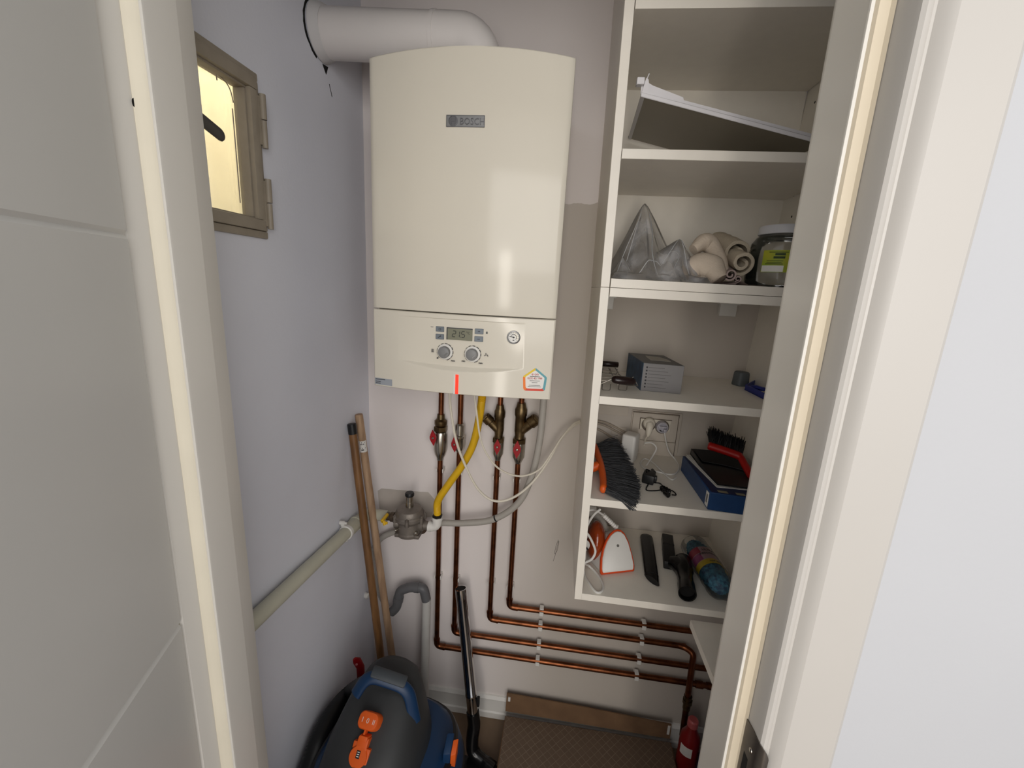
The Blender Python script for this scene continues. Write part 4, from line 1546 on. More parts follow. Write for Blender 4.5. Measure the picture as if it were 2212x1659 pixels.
ct = thing('carton', 'shallow brown carton with diamond-quilted top and upright rear flap on the floor', 'carton', (.61, -.19, 0))
b = BM()
c0, c1, c2, c3 = V(.3270, -.044, 0), V(.8780, -.044, 0), V(.8760, -.345, 0), V(.3230, -.345, 0)
loft(b, [[p + V(0, 0, z) for p in (c0, c1, c2, c3)] for z in (.001, .058)])
obj('tray', b, M_card, ct)
b = BM()
n = 40
rows = []
for j in range(13):
    y = -.046 - .297 * j / 12
    rows.append([b.verts.new(V(.3285 + (.8745 - .3285) * i / n, y, .0600 + .0020 * noise.noise(V(i * .35, j * .6, 2.3)) + (.003 if j in (9, 10) else 0))) for i in range(n + 1)])
for A, B_ in zip(rows, rows[1:]):
    for i in range(n):
        b.faces.new((A[i], A[i + 1], B_[i + 1], B_[i]))
obj('quilted_sheet', b, quilt('quilted_wrap', (0.42, 0.35, 0.29), (0.58, 0.52, 0.45)), ct, smooth=60, label='quilted packing sheet')
b = BM()
prism(b, [V(.3255, -.026, .0600), V(.8770, -.030, .0600), V(.8745, -.030, .1190), V(.6, -.024, .1265), V(.3265, -.022, .1320)], V(0, -.004, .0005))
flp = obj('rear_flap', b, M_card, ct)
for xx, zz, hh in ((.332, .104, .016), (.864, .078, .036)):
    b = BM()
    box(b, xx, xx + .008, -.0350 if xx > .5 else -.0305, -.026, zz, zz + hh, .0004, 1)
    obj('tape_piece', b, M_wht_pl, flp, label='white tape piece')

# ------------------------------------------------------------ two bottles behind the carton


def bottle(label, x, y, r, h, m, mcap):
    rt = thing('bottle', label, 'bottle', (x, y, 0))
    b = BM()
    lathe(b, (x, y, 0), (0, 0, 1), [(r * .9, .001), (r, .006), (r, h * .62), (r * .92, h * .72), (r * .5, h * .84), (r * .42, h * .90)], 24)
    obj('body', b, m, rt)
    b = BM()
    lathe(b, (x, y, h * .89), (0, 0, 1), [(r * .52, 0), (r * .52, h * .09), (r * .40, h * .11)], 18)
    obj('cap', b, mcap, rt)
    return rt


M_rb = mat('dark_red_bottle', (0.50, 0.08, 0.09), 0.35, var=0.05)
rb = bottle('dark red bottle with a white label, squeezed beside the carton', .9120, -.095, .0300, .225, M_rb, mat('pinkish_cap', (0.72, 0.36, 0.36), 0.4, var=0.04))
b = BM()
R0 = [V(.912 + .0304 * math.sin(t), -.095 - .0304 * math.cos(t), 0) for t in (math.radians(a) for a in range(-70, 1, 14))]
R1 = [V(.912 + .0296 * math.sin(t), -.095 - .0296 * math.cos(t), 0) for t in (math.radians(a) for a in range(0, -71, -14))]
loft(b, [[p + V(0, 0, z) for p in R0 + R1] for z in (.108, .142)])
obj('label', b, M_wht_pl, rb)
bottle('dark blue bottle beside the red bottle at the right end of the carton', .9620, -.130, .0290, .205, mat('dark_blue_bottle', (0.08, 0.10, 0.40), 0.35, var=0.05), mat('navy_cap', (0.07, 0.08, 0.28), 0.4, var=0.05))

# ------------------------------------------------------------ top compartment: dropped plastic tray
M_tray = mat('white_fridge_plastic', (0.88, 0.87, 0.88), 0.35, var=0.015)
tr = thing('plastic_tray', 'white plastic shelf tray with raised lip, fallen askew in the top compartment', 'tray', (.68, -.17, 1.80))
a0, a1 = V(*(0.5248, -0.3000, 1.8514)), V(*(0.8559, -0.3000, 1.7767))
ad = (a1 - a0)
bd = V(*(0.5374, -0.0400, 1.8604)) - a0        # towards the back wall, sagging
tn = ad.cross(bd).normalized()
if tn.z < 0:
    tn = -tn
au = ad.normalized()
b = BM()
obox(b, a0, ad, bd, tn * .003)
obj('tray_floor', b, mat('tray_floor_plastic', (0.62, 0.59, 0.53), 0.4, var=0.02), tr)
b = BM()
obox(b, a0 + V(0, -.003, -.003), ad, V(0, .003, 0), V(0, 0, .0075), .001, 1)
obj('front_bead', b, M_tray, tr)
b = BM()
L = ad.length
prof = [(0, .004), (0, .028), (.004, .0285), (.022, .0235), (.080, .0175), (.082, .013), (L, .013), (L, .004)]
prism(b, [a0 + au * s + V(0, .006, h) for s, h in prof], V(0, .0025, 0))
obj('front_lip', b, M_tray, tr)
b = BM()
prism(b, [a0 + V(0, -.002, .000), a0 + au * .030 + V(0, -.002, .000), a0 + au * .016 + V(0, -.002, .008), a0 + au * .011 + V(0, -.002, .028), a0 + au * .007 + V(0, -.002, .030)], V(0, .008, 0))
box(b, -.010, .004, -.004, .010, .017, .029, .001, 1, M=Matrix.Translation(a0))
tube(b, [a0 + au * .008 + V(0, .004, .028), a0 + au * .012 + V(0, .004, .040)], .0010, 6)
obj('end_peg', b, M_tray, tr)
b = BM()
obox(b, a0 + V(0, 0, -.002), bd, au * .0075, tn * .006)
obj('side_rail', b, M_tray, tr)
b = BM()
obox(b, a0 + bd + V(0, 0, .001), ad, V(0, .004, 0), V(0, 0, .004))
obj('rear_bead', b, MATS['tray_floor_plastic'], tr)

# ------------------------------------------------------------ second compartment: bag, cloths, jar
ZC = 1.5184
M_film = see_through('clear_polythene', (0.98, 0.98, 1.0), 0.90, 0.17, 2.4, ridges=0.30, lucent=0.12)
NX, NY = 110, 80
b = BM()
bx0, bx1, by0, by1 = .5045, .700, -.312, -.075


def tent(x, y, px, py, h, wl, wr, wf, wb, folds, seed, amp):
    """Film hanging from a pinched peak, with creases fanning out from it."""
    dx = (px - x) / wl if x < px else (x - px) / wr
    dy = (py - y) / wf if y < py else (y - py) / wb
    d = (abs(dx) ** 1.25 + abs(dy) ** 1.25) ** (1 / 1.25)
    d = math.sqrt(d * d + .004) + .06 * noise.noise(V(x * 13, y * 13, seed + 3))
    a = math.atan2(y - py, x - px)
    f = abs(math.sin(a * folds + seed + 1.2 * noise.noise(V(x * 14, y * 14, seed)))) + .5 * abs(math.sin(a * folds * 2.3 + seed * 2))
    return h * (1 - d) - amp * f * min(1, d * 2.2)


def hbag(x, y):
    h = max(tent(x, y, .578, -.150, .190, .088, .115, .185, .08, 2.2, .4, .010), tent(x, y, .645, -.235, .095, .135, .080, .090, .14, 2.6, 1.9, .009), tent(x, y, .528, -.255, .050, .03, .06, .07, .1, 3.0, 2.6, .005),
            .012 + .008 * noise.noise(V(x * 34, y * 34, 3)))
    return h + .0022 * noise.noise(V(x * 45 + y * 20, y * 18, 6.0)) * min(1, h / .03)


rows = []
for j in range(NY + 1):
    y = by0 + (by1 - by0) * j / NY
    row = []
    for i in range(NX + 1):
        x = bx0 + (bx1 - bx0) * i / NX
        h = hbag(x, y)
        rim = min(i, NX - i, j, NY - j)
        if rim < 4:
            h *= rim / 4
        row.append(b.verts.new(V(x, y, ZC + max(.0006, h))))
    rows.append(row)
for A, B_ in zip(rows, rows[1:]):
    for i in range(NX):
        b.faces.new((A[i], A[i + 1], B_[i + 1], B_[i]))
bag = tag(obj('plastic_bag', b, M_film, smooth=85), 'crumpled clear plastic bag standing up beside the cream cloths', 'bag')
M_streak = see_through('streak_polythene', (1.0, 1.0, 1.0), 0.62, 0.15, 1.6, lucent=0.1)  # whitish film lines added along the folds as painted highlight streaks
for pts in (((.645, -.235), (.610, -.262), (.575, -.285), (.535, -.300)), ((.576, -.152), (.553, -.205), (.530, -.255), (.514, -.292)), ((.580, -.152), (.590, -.215), (.587, -.262), (.596, -.298)),
            ((.647, -.236), (.655, -.262), (.662, -.300)), ((.649, -.234), (.668, -.245), (.688, -.262)), ((.625, -.250), (.640, -.270), (.628, -.292)), ((.570, -.175), (.548, -.190), (.526, -.215))):
    b = BM()
    P = spline([V(x, y, 0) for x, y in pts], 8)
    P = [V(p.x, p.y, ZC + max(.002, hbag(p.x, p.y)) + .0006) for p in P]
    tube(b, P, [.0004 + .0009 * math.sin(math.pi * i / (len(P) - 1)) for i in range(len(P))], 6)
    obj('fold_streak', b, M_streak, bag, smooth=80)

M_cl1 = mat('pinkish_cream_cloth', (0.80, 0.74, 0.67), 0.9, var=0.06, scale=20, bump=0.5, bscale=220)
M_cl2 = mat('terry_cream_cloth', (0.76, 0.71, 0.63), 0.95, var=0.08, scale=40, bump=0.9, bscale=300)


def lumpy(bm, pts, rads, seg=22, amp=.004, freq=30, flat=1.0, up=(0, 0, 1), n=6):
    """Soft rolled cloth: smoothed tube with wrinkled surface."""
    P = spline(pts, n)
    R = []
    for i in range(len(P)):
        t = i / (len(P) - 1) * (len(rads) - 1)
        k = min(int(t), len(rads) - 2)
        R.append(rads[k] + (rads[k + 1] - rads[k]) * (t - k))
    v0 = len(bm.verts)
    tube(bm, P, R, seg, True, flat, up)
    bm.verts.ensure_lookup_table()
    for v in bm.verts[v0:]:
        v.co += V(noise.noise(v.co * freq), noise.noise(v.co * freq + V(9, 0, 0)), noise.noise(v.co * freq + V(0, 7, 0))) * amp
        v.co.z = max(v.co.z, ZC)


def rolled(bm, a, c, r, th, turns=1.6, k=44):
    """Rolled towel: a spiral of thick cloth between points a and c."""
    a, c = Vector(a), Vector(c)
    ax = (c - a).normalized()
    n = V(0, 0, 1)
    n = (n - ax * ax.dot(n)).normalized()
    bb = ax.cross(n)
    ring = []
    for side in (1, 0):
        rng = range(k + 1) if side else range(k, -1, -1)
        for i in rng:
            t = i / k
            rr = r - (r * .62) * t - (0 if side else th)
            an = 2 * math.pi * turns * t + 2.4
            ring.append((n * math.cos(an) + bb * math.sin(an)) * max(.002, rr))
    st = 7
    rings = []
    for s in range(st + 1):
        p = a.lerp(c, s / st)
        rings.append([p + q * (1 + .05 * noise.noise(p * 40 + q * 30)) + V(0, 0, .002 * noise.noise((p + q) * 60)) for q in ring])
    loft(bm, rings)
    for v in bm.verts:
        v.co.z = max(v.co.z, ZC)


c1 = thing('cloth', 'smooth cream cloth folded over, right behind the plastic bag', 'cloth', (.70, -.22, ZC))
b = BM()
lumpy(b, [V(*(0.6777, -0.2250, 1.5884)), V(*(0.7001, -0.2150, 1.6054)), V(*(0.7161, -0.2150, 1.6004)), V(*(0.7308, -0.2300, 1.5715)), V(*(0.7424, -0.2500, 1.5373))], [.012, .0185, .0165, .0160, .0130])
obj('folded_roll', b, M_cl1, c1, smooth=70)
b = BM()
lumpy(b, [V(*(0.6612, -0.2450, 1.5389)), V(*(0.6876, -0.2500, 1.5551)), V(*(0.7124, -0.2580, 1.5467)), V(*(0.7281, -0.2700, 1.5267))], [.016, .026, .028, .018], amp=.005)
obj('lower_fold', b, M_cl1, c1, smooth=70)
c2 = thing('cloth', 'rough terry cream towel rolled up, leaning left of the glass jar', 'cloth', (.755, -.18, ZC))
b = BM()
rolled(b, (0.7628, -0.1000, 1.6176), (0.7696, -0.2150, 1.5858), .0360, .007)
obj('outer_roll', b, M_cl2, c2, smooth=70)
b = BM()
rolled(b, (0.7713, -0.1300, 1.5924), (0.7684, -0.2620, 1.5639), .0275, .006, 1.5)
obj('inner_roll', b, M_cl2, c2, smooth=70)
c3 = thing('rag', 'small thin mauve-grey rag rolled at the shelf edge below the towel', 'cloth', (.745, -.26, ZC))
b = BM()
rolled(b, (0.7668, -0.1900, 1.5522), (0.7373, -0.2950, 1.5375), .0125, .0030, 1.4)
obj('roll', b, mat('mauve_rag', (0.62, 0.55, 0.53), 0.9, var=0.06, bump=0.4, bscale=200), c3, smooth=70)
b = BM()
rolled(b, (0.7848, -0.2000, 1.5389), (0.7535, -0.2920, 1.5312), .0080, .0025, 1.3)
obj('roll', b, MATS['mauve_rag'], c3, smooth=70)
b = BM()
rows = []
for j in range(9):
    y = -.305 + .16 * j / 8
    rows.append([b.verts.new(V(.700 + .105 * i / 16, y, ZC + .001 + max(0, .007 * math.sin(i * .9 + j * .5) * math.sin(math.pi * i / 16)))) for i in range(17)])
for A, B_ in zip(rows, rows[1:]):
    for i in range(16):
        b.faces.new((A[i], A[i + 1], B_[i + 1], B_[i]))
obj('spread_end', b, MATS['mauve_rag'], c3, smooth=70)

JX, JY = (0.8571, -0.2250, 1.5778)[0], -.225
jar = thing('glass_jar', 'large empty glass jar with white lid and green label at the right end', 'jar', (JX, JY, ZC))
M_glass = see_through('jar_glass', (0.75, 0.78, 0.72), 0.95, 0.03, 1.2, ridges=0.04)
zl = (0.8505, -0.2250, 1.6283)[2]
jh = zl - ZC
b = BM()
lathe(b, (JX, JY, ZC), (0, 0, 1), [(.050, .0006), (.058, .003), (.0625, .012), (.0630, jh * .60), (.0600, jh * .80), (.0520, jh * .92), (.0465, jh * .95), (.0465, jh)], 40)
obj('glass_body', b, M_glass, jar, smooth=70)
b = BM()
lathe(b, (JX, JY, ZC), (0, 0, 1), [(.047, .004), (.056, .006), (.0600, .016), (.0605, jh * .60), (.0575, jh * .79), (.0500, jh * .905), (.0445, jh * .93)], 40)
obj('glass_inside', b, M_glass, jar, smooth=70)
b = BM()
lathe(b, (JX, JY, ZC + jh - .004), (0, 0, 1), [(.0490, 0), (.0500, .001), (.0500, .014), (.0480, .0170), (.040, .0175), (.038, .0165), (.001, .0165)], 40)
obj('lid', b, mat('white_tin_lid', (0.80, 0.80, 0.82), 0.35, var=0.02), jar)


def wrap(bm, cx2, cy2, r, a0, a1, z0, z1, th=.0006, k=10):
    A = [math.radians(a0 + (a1 - a0) * i / k) for i in range(k + 1)]
    ring = [V(cx2 + r * math.sin(t), cy2 - r * math.cos(t), 0) for t in A] + [V(cx2 + (r - th) * math.sin(t), cy2 - (r - th) * math.cos(t), 0) for t in reversed(A)]
    loft(bm, [[p + V(0, 0, z) for p in ring] for z in (z0, z1)])


lz0, lz1 = (0.8274, -0.2880, 1.5477)[2], (0.8197, -0.2880, 1.5902)[2]
b = BM()
wrap(b, JX, JY, .0637, -54, 22, lz0, lz1)
lb = obj('jar_label', b, mat('green_label', (0.50, 0.62, 0.16), 0.5, var=0.10, scale=20, alt=(0.78, 0.70, 0.12), alt_amt=0.6), jar, label='green and yellow paper label')
b = BM()
wrap(b, JX, JY, .0640, -53, -18, lz0 + .001, lz0 + .013)
obj('label_patch', b, M_wht_pl, lb)
b = BM()
wrap(b, JX, JY, .0641, -4, 22, lz0 + .016, lz1 - .006)
obj('label_patch', b, mat('orange_patch', (0.86, 0.58, 0.10), 0.5, var=0.08), lb)
b = BM()
for z, s0, s1, hh in ((lz1 - .010, -34, -18, .0042), (lz1 - .016, -36, -18, .0042), (lz1 - .021, -46, -20, .0010), (lz1 - .0245, -46, -22, .0010), (lz0 + .0155, -48, -20, .0012), (lz1 - .0045, -44, -14, .0010)):
    wrap(b, JX, JY, .0642, s0, s1, z, z + hh)
obj('label_print', b, mat('dark_green_print', (0.16, 0.24, 0.08), 0.6, var=0.05), lb)

# ------------------------------------------------------------ third compartment: wire rack, grey box, cup, blue dustpan
M_wire = mat('dull_wire', (0.55, 0.53, 0.50), 0.35, metal=1.0, var=0.05)
M_bake = mat('dark_brown_handle', (0.13, 0.08, 0.075), 0.25, var=0.05)
wr = thing('wire_rack', 'wire rack with two dark handles, left of the grey box', 'rack', (.555, -.15, Z2))
nh0, nh1 = V(*(0.5328, -0.2620, 1.3021)), V(*(0.5867, -0.2560, 1.2988))
b = BM()
tube(b, [nh0.lerp(nh1, t) for t in (0, .04, .14, .35, .6, .85, .96, 1)], [.003, .0075, .0105, .0118, .0118, .0105, .0080, .003], 18, flat=.82)
obj('handle', b, M_bake, wr, smooth=70)
fh0, fh1 = V(*(0.5232, -0.0450, 1.3000)), V(*(0.5741, -0.0450, 1.3000))
b = BM()
tube(b, [fh0.lerp(fh1, t) for t in (0, .03, .5, .97, 1)], [.006, .0078, .0078, .0078, .005], 16)
obj('handle', b, M_bake, wr, smooth=70)
zw = Z2 + .0155
b = BM()
for xx in (.512, .548, .566):
    tube(b, [V(xx, -.262, zw), V(xx, -.05, zw)], .0010, 6)
for yy in (-.225, -.185, -.145, -.105):
    tube(b, [V(.508, yy, zw), V(.570, yy, zw)], .0010, 6)
tube(b, [nh1, V(nh1.x + .006, nh1.y, zw), V(.566, -.262, zw)], .0012, 6)
tube(b, [nh0, V(.512, -.262, zw)], .0012, 6)
tube(b, [fh1.lerp(fh0, .2), V(.566, -.05, zw)], .0012, 6)
tube(b, [fh0, V(.512, -.05, zw)], .0012, 6)
tube(b, [V(.5655, -.258, zw + .004), V(.5760, -.262, zw + .005), V(.5770, -.258, zw + .015), V(.5800, -.258, zw + .020)], .0014, 6)
for x0, yq in ((.514, -.262), (.552, -.250), (.514, -.060), (.552, -.060)):
    tube(b, corner([V(x0, yq, zw), V(x0, yq, Z2 + .0013), V(x0 + .018, yq, Z2 + .0013), V(x0 + .018, yq, zw)], .003), .0010, 6)
g = obj('wire_frame', b, M_wire, wr)
g['kind'] = 'stuff'

q0, q1, q2 = V(*(0.6036, -0.2344, 1.2754)), V(*(0.6913, -0.2398, 1.2754)), V(*(0.5916, -0.0816, 1.2754))
bh = (0.6030, -0.2335, 1.3394)[2] - 1.2754
gb = thing('cardboard_box', 'grey cardboard box with bullet-point print, beside the dark-handled wire rack', 'box', (.65, -.16, 1.2754))
M_gbox = mat('grey_box_print', (0.47, 0.46, 0.46), 0.5, var=0.03)
ax_, ay_ = q1 - q0, q2 - q0
b = BM()
obox(b, q0, ax_, ay_, V(0, 0, bh), .0006, 1)
obj('carton_body', b, M_gbox, gb)
axn, ayn = ax_.normalized(), ay_.normalized()
b = BM()
obox(b, q0 - axn * .0004, ayn * ay_.length * .999, axn * .0006, V(0, 0, bh * .999))
obj('side_print', b, mat('dark_blue_print', (0.17, 0.22, 0.30), 0.5, var=0.25, scale=35, alt=(0.30, 0.42, 0.52), alt_amt=0.6), gb)
b = BM()
obox(b, q0 + axn * .0002 + ayn * .0002 + V(0, 0, bh - .0002), axn * ax_.length * .995, ayn * ay_.length * .995, V(0, 0, .0006))
tp_ = obj('top_print', b, mat('charcoal_print', (0.34, 0.34, 0.34), 0.45, var=0.06), gb)
b = BM()
prism(b, [q0 + axn * x + ayn * y + V(0, 0, bh + .0003) for x, y in ((.028, .050), (.074, .050), (.076, .075), (.066, .115), (.034, .120), (.030, .095))], V(0, 0, .0005))
obj('top_patch', b, mat('pale_patch', (0.66, 0.64, 0.60), 0.5, var=0.05), tp_)
b = BM()
for i in range(7):
    z = bh * (.86 - i * .118)
    for k, (o2, w2, h2) in enumerate(((.0065, .0035, .0035),)):
        obox(b, q0 + axn * o2 - ayn * .0004 + V(0, 0, z - h2 / 2), axn * w2, ayn * .0008, V(0, 0, h2), 0)
obj('bullet_print', b, M_ink, gb)
b = BM()
for i in range(7):
    z = bh * (.86 - i * .118)
    obox(b, q0 + axn * .0125 - ayn * .0001 + V(0, 0, z - .0006), axn * (.034 + .020 * ((i * 37) % 5) / 5), ayn * .0006, V(0, 0, .0011), 0)
obj('line_print', b, mat('faint_print', (0.33, 0.32, 0.32), 0.5, var=0.03), gb)

cpx, cpy, _ = (0.8809, -0.0765, 1.2754)
b = BM()
loft(b, [sell(cpx, cpy, Z2 + z, r, r, 3.2, 28, .3) for z, r in ((.0004, .0165), (.002, .0175), (.030, .0160), (.0345, .0152), (.036, .0130))])
tag(obj('beaker', b, mat('slate_grey_cap', (0.36, 0.38, 0.39), 0.5, var=0.06)), 'small slate-grey plastic beaker standing at the back right corner', 'beaker')
bd_ = thing('dustpan', 'small blue plastic dustpan lying at the right, beside the slate-grey beaker', 'dustpan', (.89, -.17, Z2))
e_ = [V(*(0.8701, -0.1336, 1.2756)), V(*(0.9206, -0.0628, 1.2756)), V(.9000, -.115, 1.2756), V(.9020, -.205, 1.2756), V(*(0.8756, -0.2313, 1.2756))]
b = BM()
prism(b, e_, V(0, 0, .003))
M_dpb = mat('cobalt_plastic', (0.10, 0.16, 0.50), 0.4, var=0.05)
obj('pan_floor', b, M_dpb, bd_)
b = BM()
for i in (0, 4):
    p, q = e_[i], e_[(i + 1) % 5]
    n_ = (q - p).cross(V(0, 0, 1)).normalized()
    obox(b, p, q - p, n_ * .003, V(0, 0, .014), .0008, 1)
obj('pan_rim', b, M_dpb, bd_)
b = BM()
tube(b, [V(.878, -.140, Z2 + .009), V(.889, -.150, Z2 + .012), V(.898, -.170, Z2 + .012)], [.006, .0075, .007], 12, flat=.7)
obj('grip', b, M_dpb, bd_)

# ------------------------------------------------------------ fourth compartment: socket, cables, broom head, adapters, blue box
WY = -.0008
so_ = thing('wall_socket', 'double wall socket in a boxed-out beige plate at the back of the shelving', 'socket', (.70, -.01, 1.02))
M_beige = mat('beige_plate', (0.78, 0.74, 0.69), 0.55, var=0.03, scale=20)
s0, s1, s2 = (0.6331, -0.0050, 1.1661), (0.7719, -0.0050, 1.1731), (0.7754, -0.0050, 1.0214)
b = BM()
box(b, s0[0], s1[0] + .001, -.0045, WY, s2[2], s0[2], .0008, 1)
obj('backing_plate', b, M_beige, so_)
b = BM()
box(b, s0[0] + .003, s1[0] - .010, -.0100, -.0040, s0[2] - .085, s0[2] - .005, .0010, 1)
obj('mounting_plate', b, M_beige, so_)
b = BM()
box(b, s0[0] + .003, s1[0] - .010, -.0080, -.0040, s2[2] + .006, s0[2] - .087, .0008, 1)
obj('lower_plate', b, M_beige, so_)
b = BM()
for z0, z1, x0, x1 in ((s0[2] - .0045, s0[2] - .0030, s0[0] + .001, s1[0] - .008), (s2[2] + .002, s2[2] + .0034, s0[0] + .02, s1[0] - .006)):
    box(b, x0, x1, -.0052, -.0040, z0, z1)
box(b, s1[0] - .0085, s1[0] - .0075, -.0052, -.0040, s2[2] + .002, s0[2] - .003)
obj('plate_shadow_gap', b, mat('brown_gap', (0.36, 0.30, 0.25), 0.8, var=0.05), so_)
p0, p1 = (0.6572, -0.0100, 1.1470), (0.7418, -0.0100, 1.1092)
b = BM()
box(b, p0[0], p1[0], -.0125, -.0095, p1[2] + .004, p0[2] - .001, .0008, 1)
fr_ = obj('socket_frame', b, M_cream_pl, so_)
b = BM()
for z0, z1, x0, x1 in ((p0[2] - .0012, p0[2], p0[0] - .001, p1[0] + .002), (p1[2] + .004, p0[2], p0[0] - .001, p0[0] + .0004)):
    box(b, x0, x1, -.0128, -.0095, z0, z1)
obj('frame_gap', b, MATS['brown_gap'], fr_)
for u, v in ((1401, 917), (1430, 922)):
    cx2, _, cz2 = {1401: (0.6809, -0.0120, 1.1291), 1430: (0.7186, -0.0120, 1.1257)}[u]
    b = BM()
    lathe(b, (cx2, -.0128, cz2), (0, -1, 0), [(.0195, 0), (.0195, .0016), (.0175, .0018), (.0172, .0004), (.001, .0004)], 28)
    obj('socket_ring', b, mat('socket_shadow_grey', (0.42, 0.38, 0.34), 0.6, var=0.05), so_)
# plugs
c1x, _, c1z = (0.6808, -0.0160, 1.1345)
pg = thing('power_plug', 'cream plug in the left socket with its cord running down to the white adapter', 'plug', (c1x, -.02, c1z))
b = BM()
lathe(b, (c1x, -.0145, c1z), (0, -1, 0), [(.0165, 0), (.0165, .006), (.0120, .012)], 22)
tube(b, [V(c1x, -.024, c1z + .002), V(c1x, -.030, c1z - .006), V(c1x - .0015, -.033, c1z - .026), V(c1x - .003, -.034, c1z - .034)], [.0100, .0108, .0070, .0036], 14)
obj('plug_body', b, M_cream_pl, pg, smooth=60)
b = BM()
tube(b, spline([V(c1x - .003, -.034, c1z - .032), V(*(0.6703, -0.0450, 1.0938)), V(*(0.6665, -0.0600, 1.0825))], 6), .0021, 8)
obj('cord', b, M_cream_pl, pg)
c2x, _, c2z = (0.7162, -0.0160, 1.1282)
pw = thing('power_plug', 'clear grey plug in the right socket with a white cord coiled on the shelf', 'plug', (c2x, -.02, c2z))
b = BM()
lathe(b, (c2x, -.0145, c2z), (0, -1, 0), [(.0170, 0), (.0170, .008), (.0155, .016), (.0115, .018), (.0110, .012), (.001, .012)], 24)
obox(b, V(c2x - .012, -.034, c2z - .001), V(.022, 0, 0), V(0, .004, 0), V(0, 0, .006), .001)
obox(b, V(c2x + .004, -.034, c2z - .013), V(.008, 0, 0), V(0, .010, 0), V(0, 0, .010), .002)
obj('plug_body', b, mat('clear_grey_plug', (0.70, 0.69, 0.72), 0.2, var=0.08, scale=60), pw)
b = BM()
lathe(b, (c2x - .005, -.0285, c2z - .0105), (0, -1, 0), [(.0035, 0), (.0035, .002)], 10)
obj('plug_mark', b, M_ink, pw)
ZS = 1.0402
cord = [V(c2x + .007, -.026, c2z - .010), V(*(0.7301, -0.0260, 1.0928)), V(*(0.7429, -0.0280, 1.0600)), V(*(0.7603, -0.0400, 1.0415)), V(*(0.7588, -0.0867, 1.0405)), V(*(0.7409, -0.1304, 1.0405)), V(*(0.7206, -0.1468, 1.0405)),
        V(*(0.6912, -0.1366, 1.0405)), V(*(0.6617, -0.1231, 1.0405)), V(*(0.6559, -0.0927, 1.0415)), V(*(0.6716, -0.0583, 1.0425)), V(*(0.6888, -0.0739, 1.0425)), V(*(0.7001, -0.1212, 1.0425)), V(*(0.7100, -0.1579, 1.0405)),
        V(*(0.7191, -0.1777, 1.0405)), V(*(0.7335, -0.1605, 1.0405))]
b = BM()
tube(b, spline(cord, 7), .0021, 8)
obj('cord', b, M_wht_pl, pw)
# white adapter block
ad_ = thing('power_adapter', 'big white power adapter block standing behind the broom bristles', 'adapter', (.637, -.07, Z3))
A0 = V(*(0.6335, -0.0962, 1.0379))
b = BM()
obox(b, A0, V(.020, .040, 0), V(-.034, .018, 0), V(0, 0, .078), .0075, 3)
obj('adapter_body', b, M_wht_pl, ad_)
b = BM()
tube(b, spline([V(*(0.6657, -0.0600, 1.0892)), V(*(0.6866, -0.0550, 1.0895)), V(*(0.6996, -0.0600, 1.0777)), V(*(0.6890, -0.0750, 1.0593)), V(*(0.6689, -0.1029, 1.0405))], 6), .0022, 8)
obj('adapter_cord', b, M_wht_pl, ad_)
# grey cables clipped to the wall and the two cover plates beside the socket
M_gcab = mat('grey_beige_cable', (0.66, 0.61, 0.55), 0.5, var=0.03)
for lab_, pts in (('upper pale cable running down the wall toward the socket', ((0.5329, -0.0050, 1.1256), (0.5640, -0.0050, 1.1200), (0.5985, -0.0050, 1.1063), (0.6361, -0.0050, 1.0887))),
                  ('middle pale cable running down the wall toward the socket', ((0.5337, -0.0050, 1.1172), (0.5594, -0.0050, 1.1125), (0.5927, -0.0050, 1.0987), (0.6303, -0.0050, 1.0810))),
                  ('lowest pale cable running down the wall behind the broom bristles', ((0.5324, -0.0050, 1.1029), (0.5603, -0.0050, 1.0913), (0.5956, -0.0050, 1.0719), (0.6257, -0.0050, 1.0634)))):
    b = BM()
    tube(b, spline([V(*p) for p in pts], 6), .0032, 8)
    tag(obj('wall_cable', b, M_gcab), lab_, 'cable', 'pale cables on the wall beside the socket')
for lab_, a, c in (('pale cover plate on the wall, upper one left of the socket', (0.5351, -0.0020, 1.1725), (0.6222, -0.0020, 1.1455)),
                   ('pale cover plate on the wall, lower one under the cables', (0.5811, -0.0020, 1.1108), (0.6234, -0.0020, 1.0878))):
    b = BM()
    box(b, a[0], c[0], -.0024, WY, c[2], a[2], .0004, 1)
    tag(obj('cover_plate', b, M_beige), lab_, 'cover plate')

# broom head lying on its side, bristles to the right
M_bris = mat('charcoal_bristle', (0.24, 0.245, 0.255), 0.6, var=0.2, scale=60)
bh_ = thing('broom', 'orange broom head with grey bristles lying at the left of the shelf', 'broom', (.56, -.20, Z3))
h_ = [V(*(0.5275, -0.0800, 1.0760)), V(*(0.5331, -0.1300, 1.0719)), V(*(0.5387, -0.1900, 1.0652)), V(*(0.5403, -0.2500, 1.0555)), V(*(0.5368, -0.2980, 1.0489))]
hs = spline(h_, 8)
hs = [V(max(p.x, XSL + T + .012), p.y, max(p.z, Z3 + .012)) for p in hs]
b = BM()
tube(b, hs, [.005] + [.0105] * (len(hs) - 2) + [.006], 16, flat=.80, up=(1, 0, 0))
blk = obj('block', b, M_orange, bh_, smooth=70)
b = BM()
nb = hs[len(hs) // 2] + V(-.006, 0, 0)
tube(b, [nb, nb + V(-.012, -.004, -.006), nb + V(-.022, -.006, -.010)], [.011, .0115, .0100], 14)
b2 = [v for v in b.verts]
for v in b2:
    v.co.x = max(v.co.x, XSL + T + .0055)
obj('handle_socket', b, M_orange, bh_)
tips = spline([V(*(0.5900, -0.0600, 1.0899)), V(*(0.6095, -0.1200, 1.0693)), V(*(0.6209, -0.2100, 1.0582)), V(*(0.6195, -0.2850, 1.0497)), V(*(0.6030, -0.3380, 1.0402))], 8)
b = BM()
rnd = random.Random(3)
NB = 760
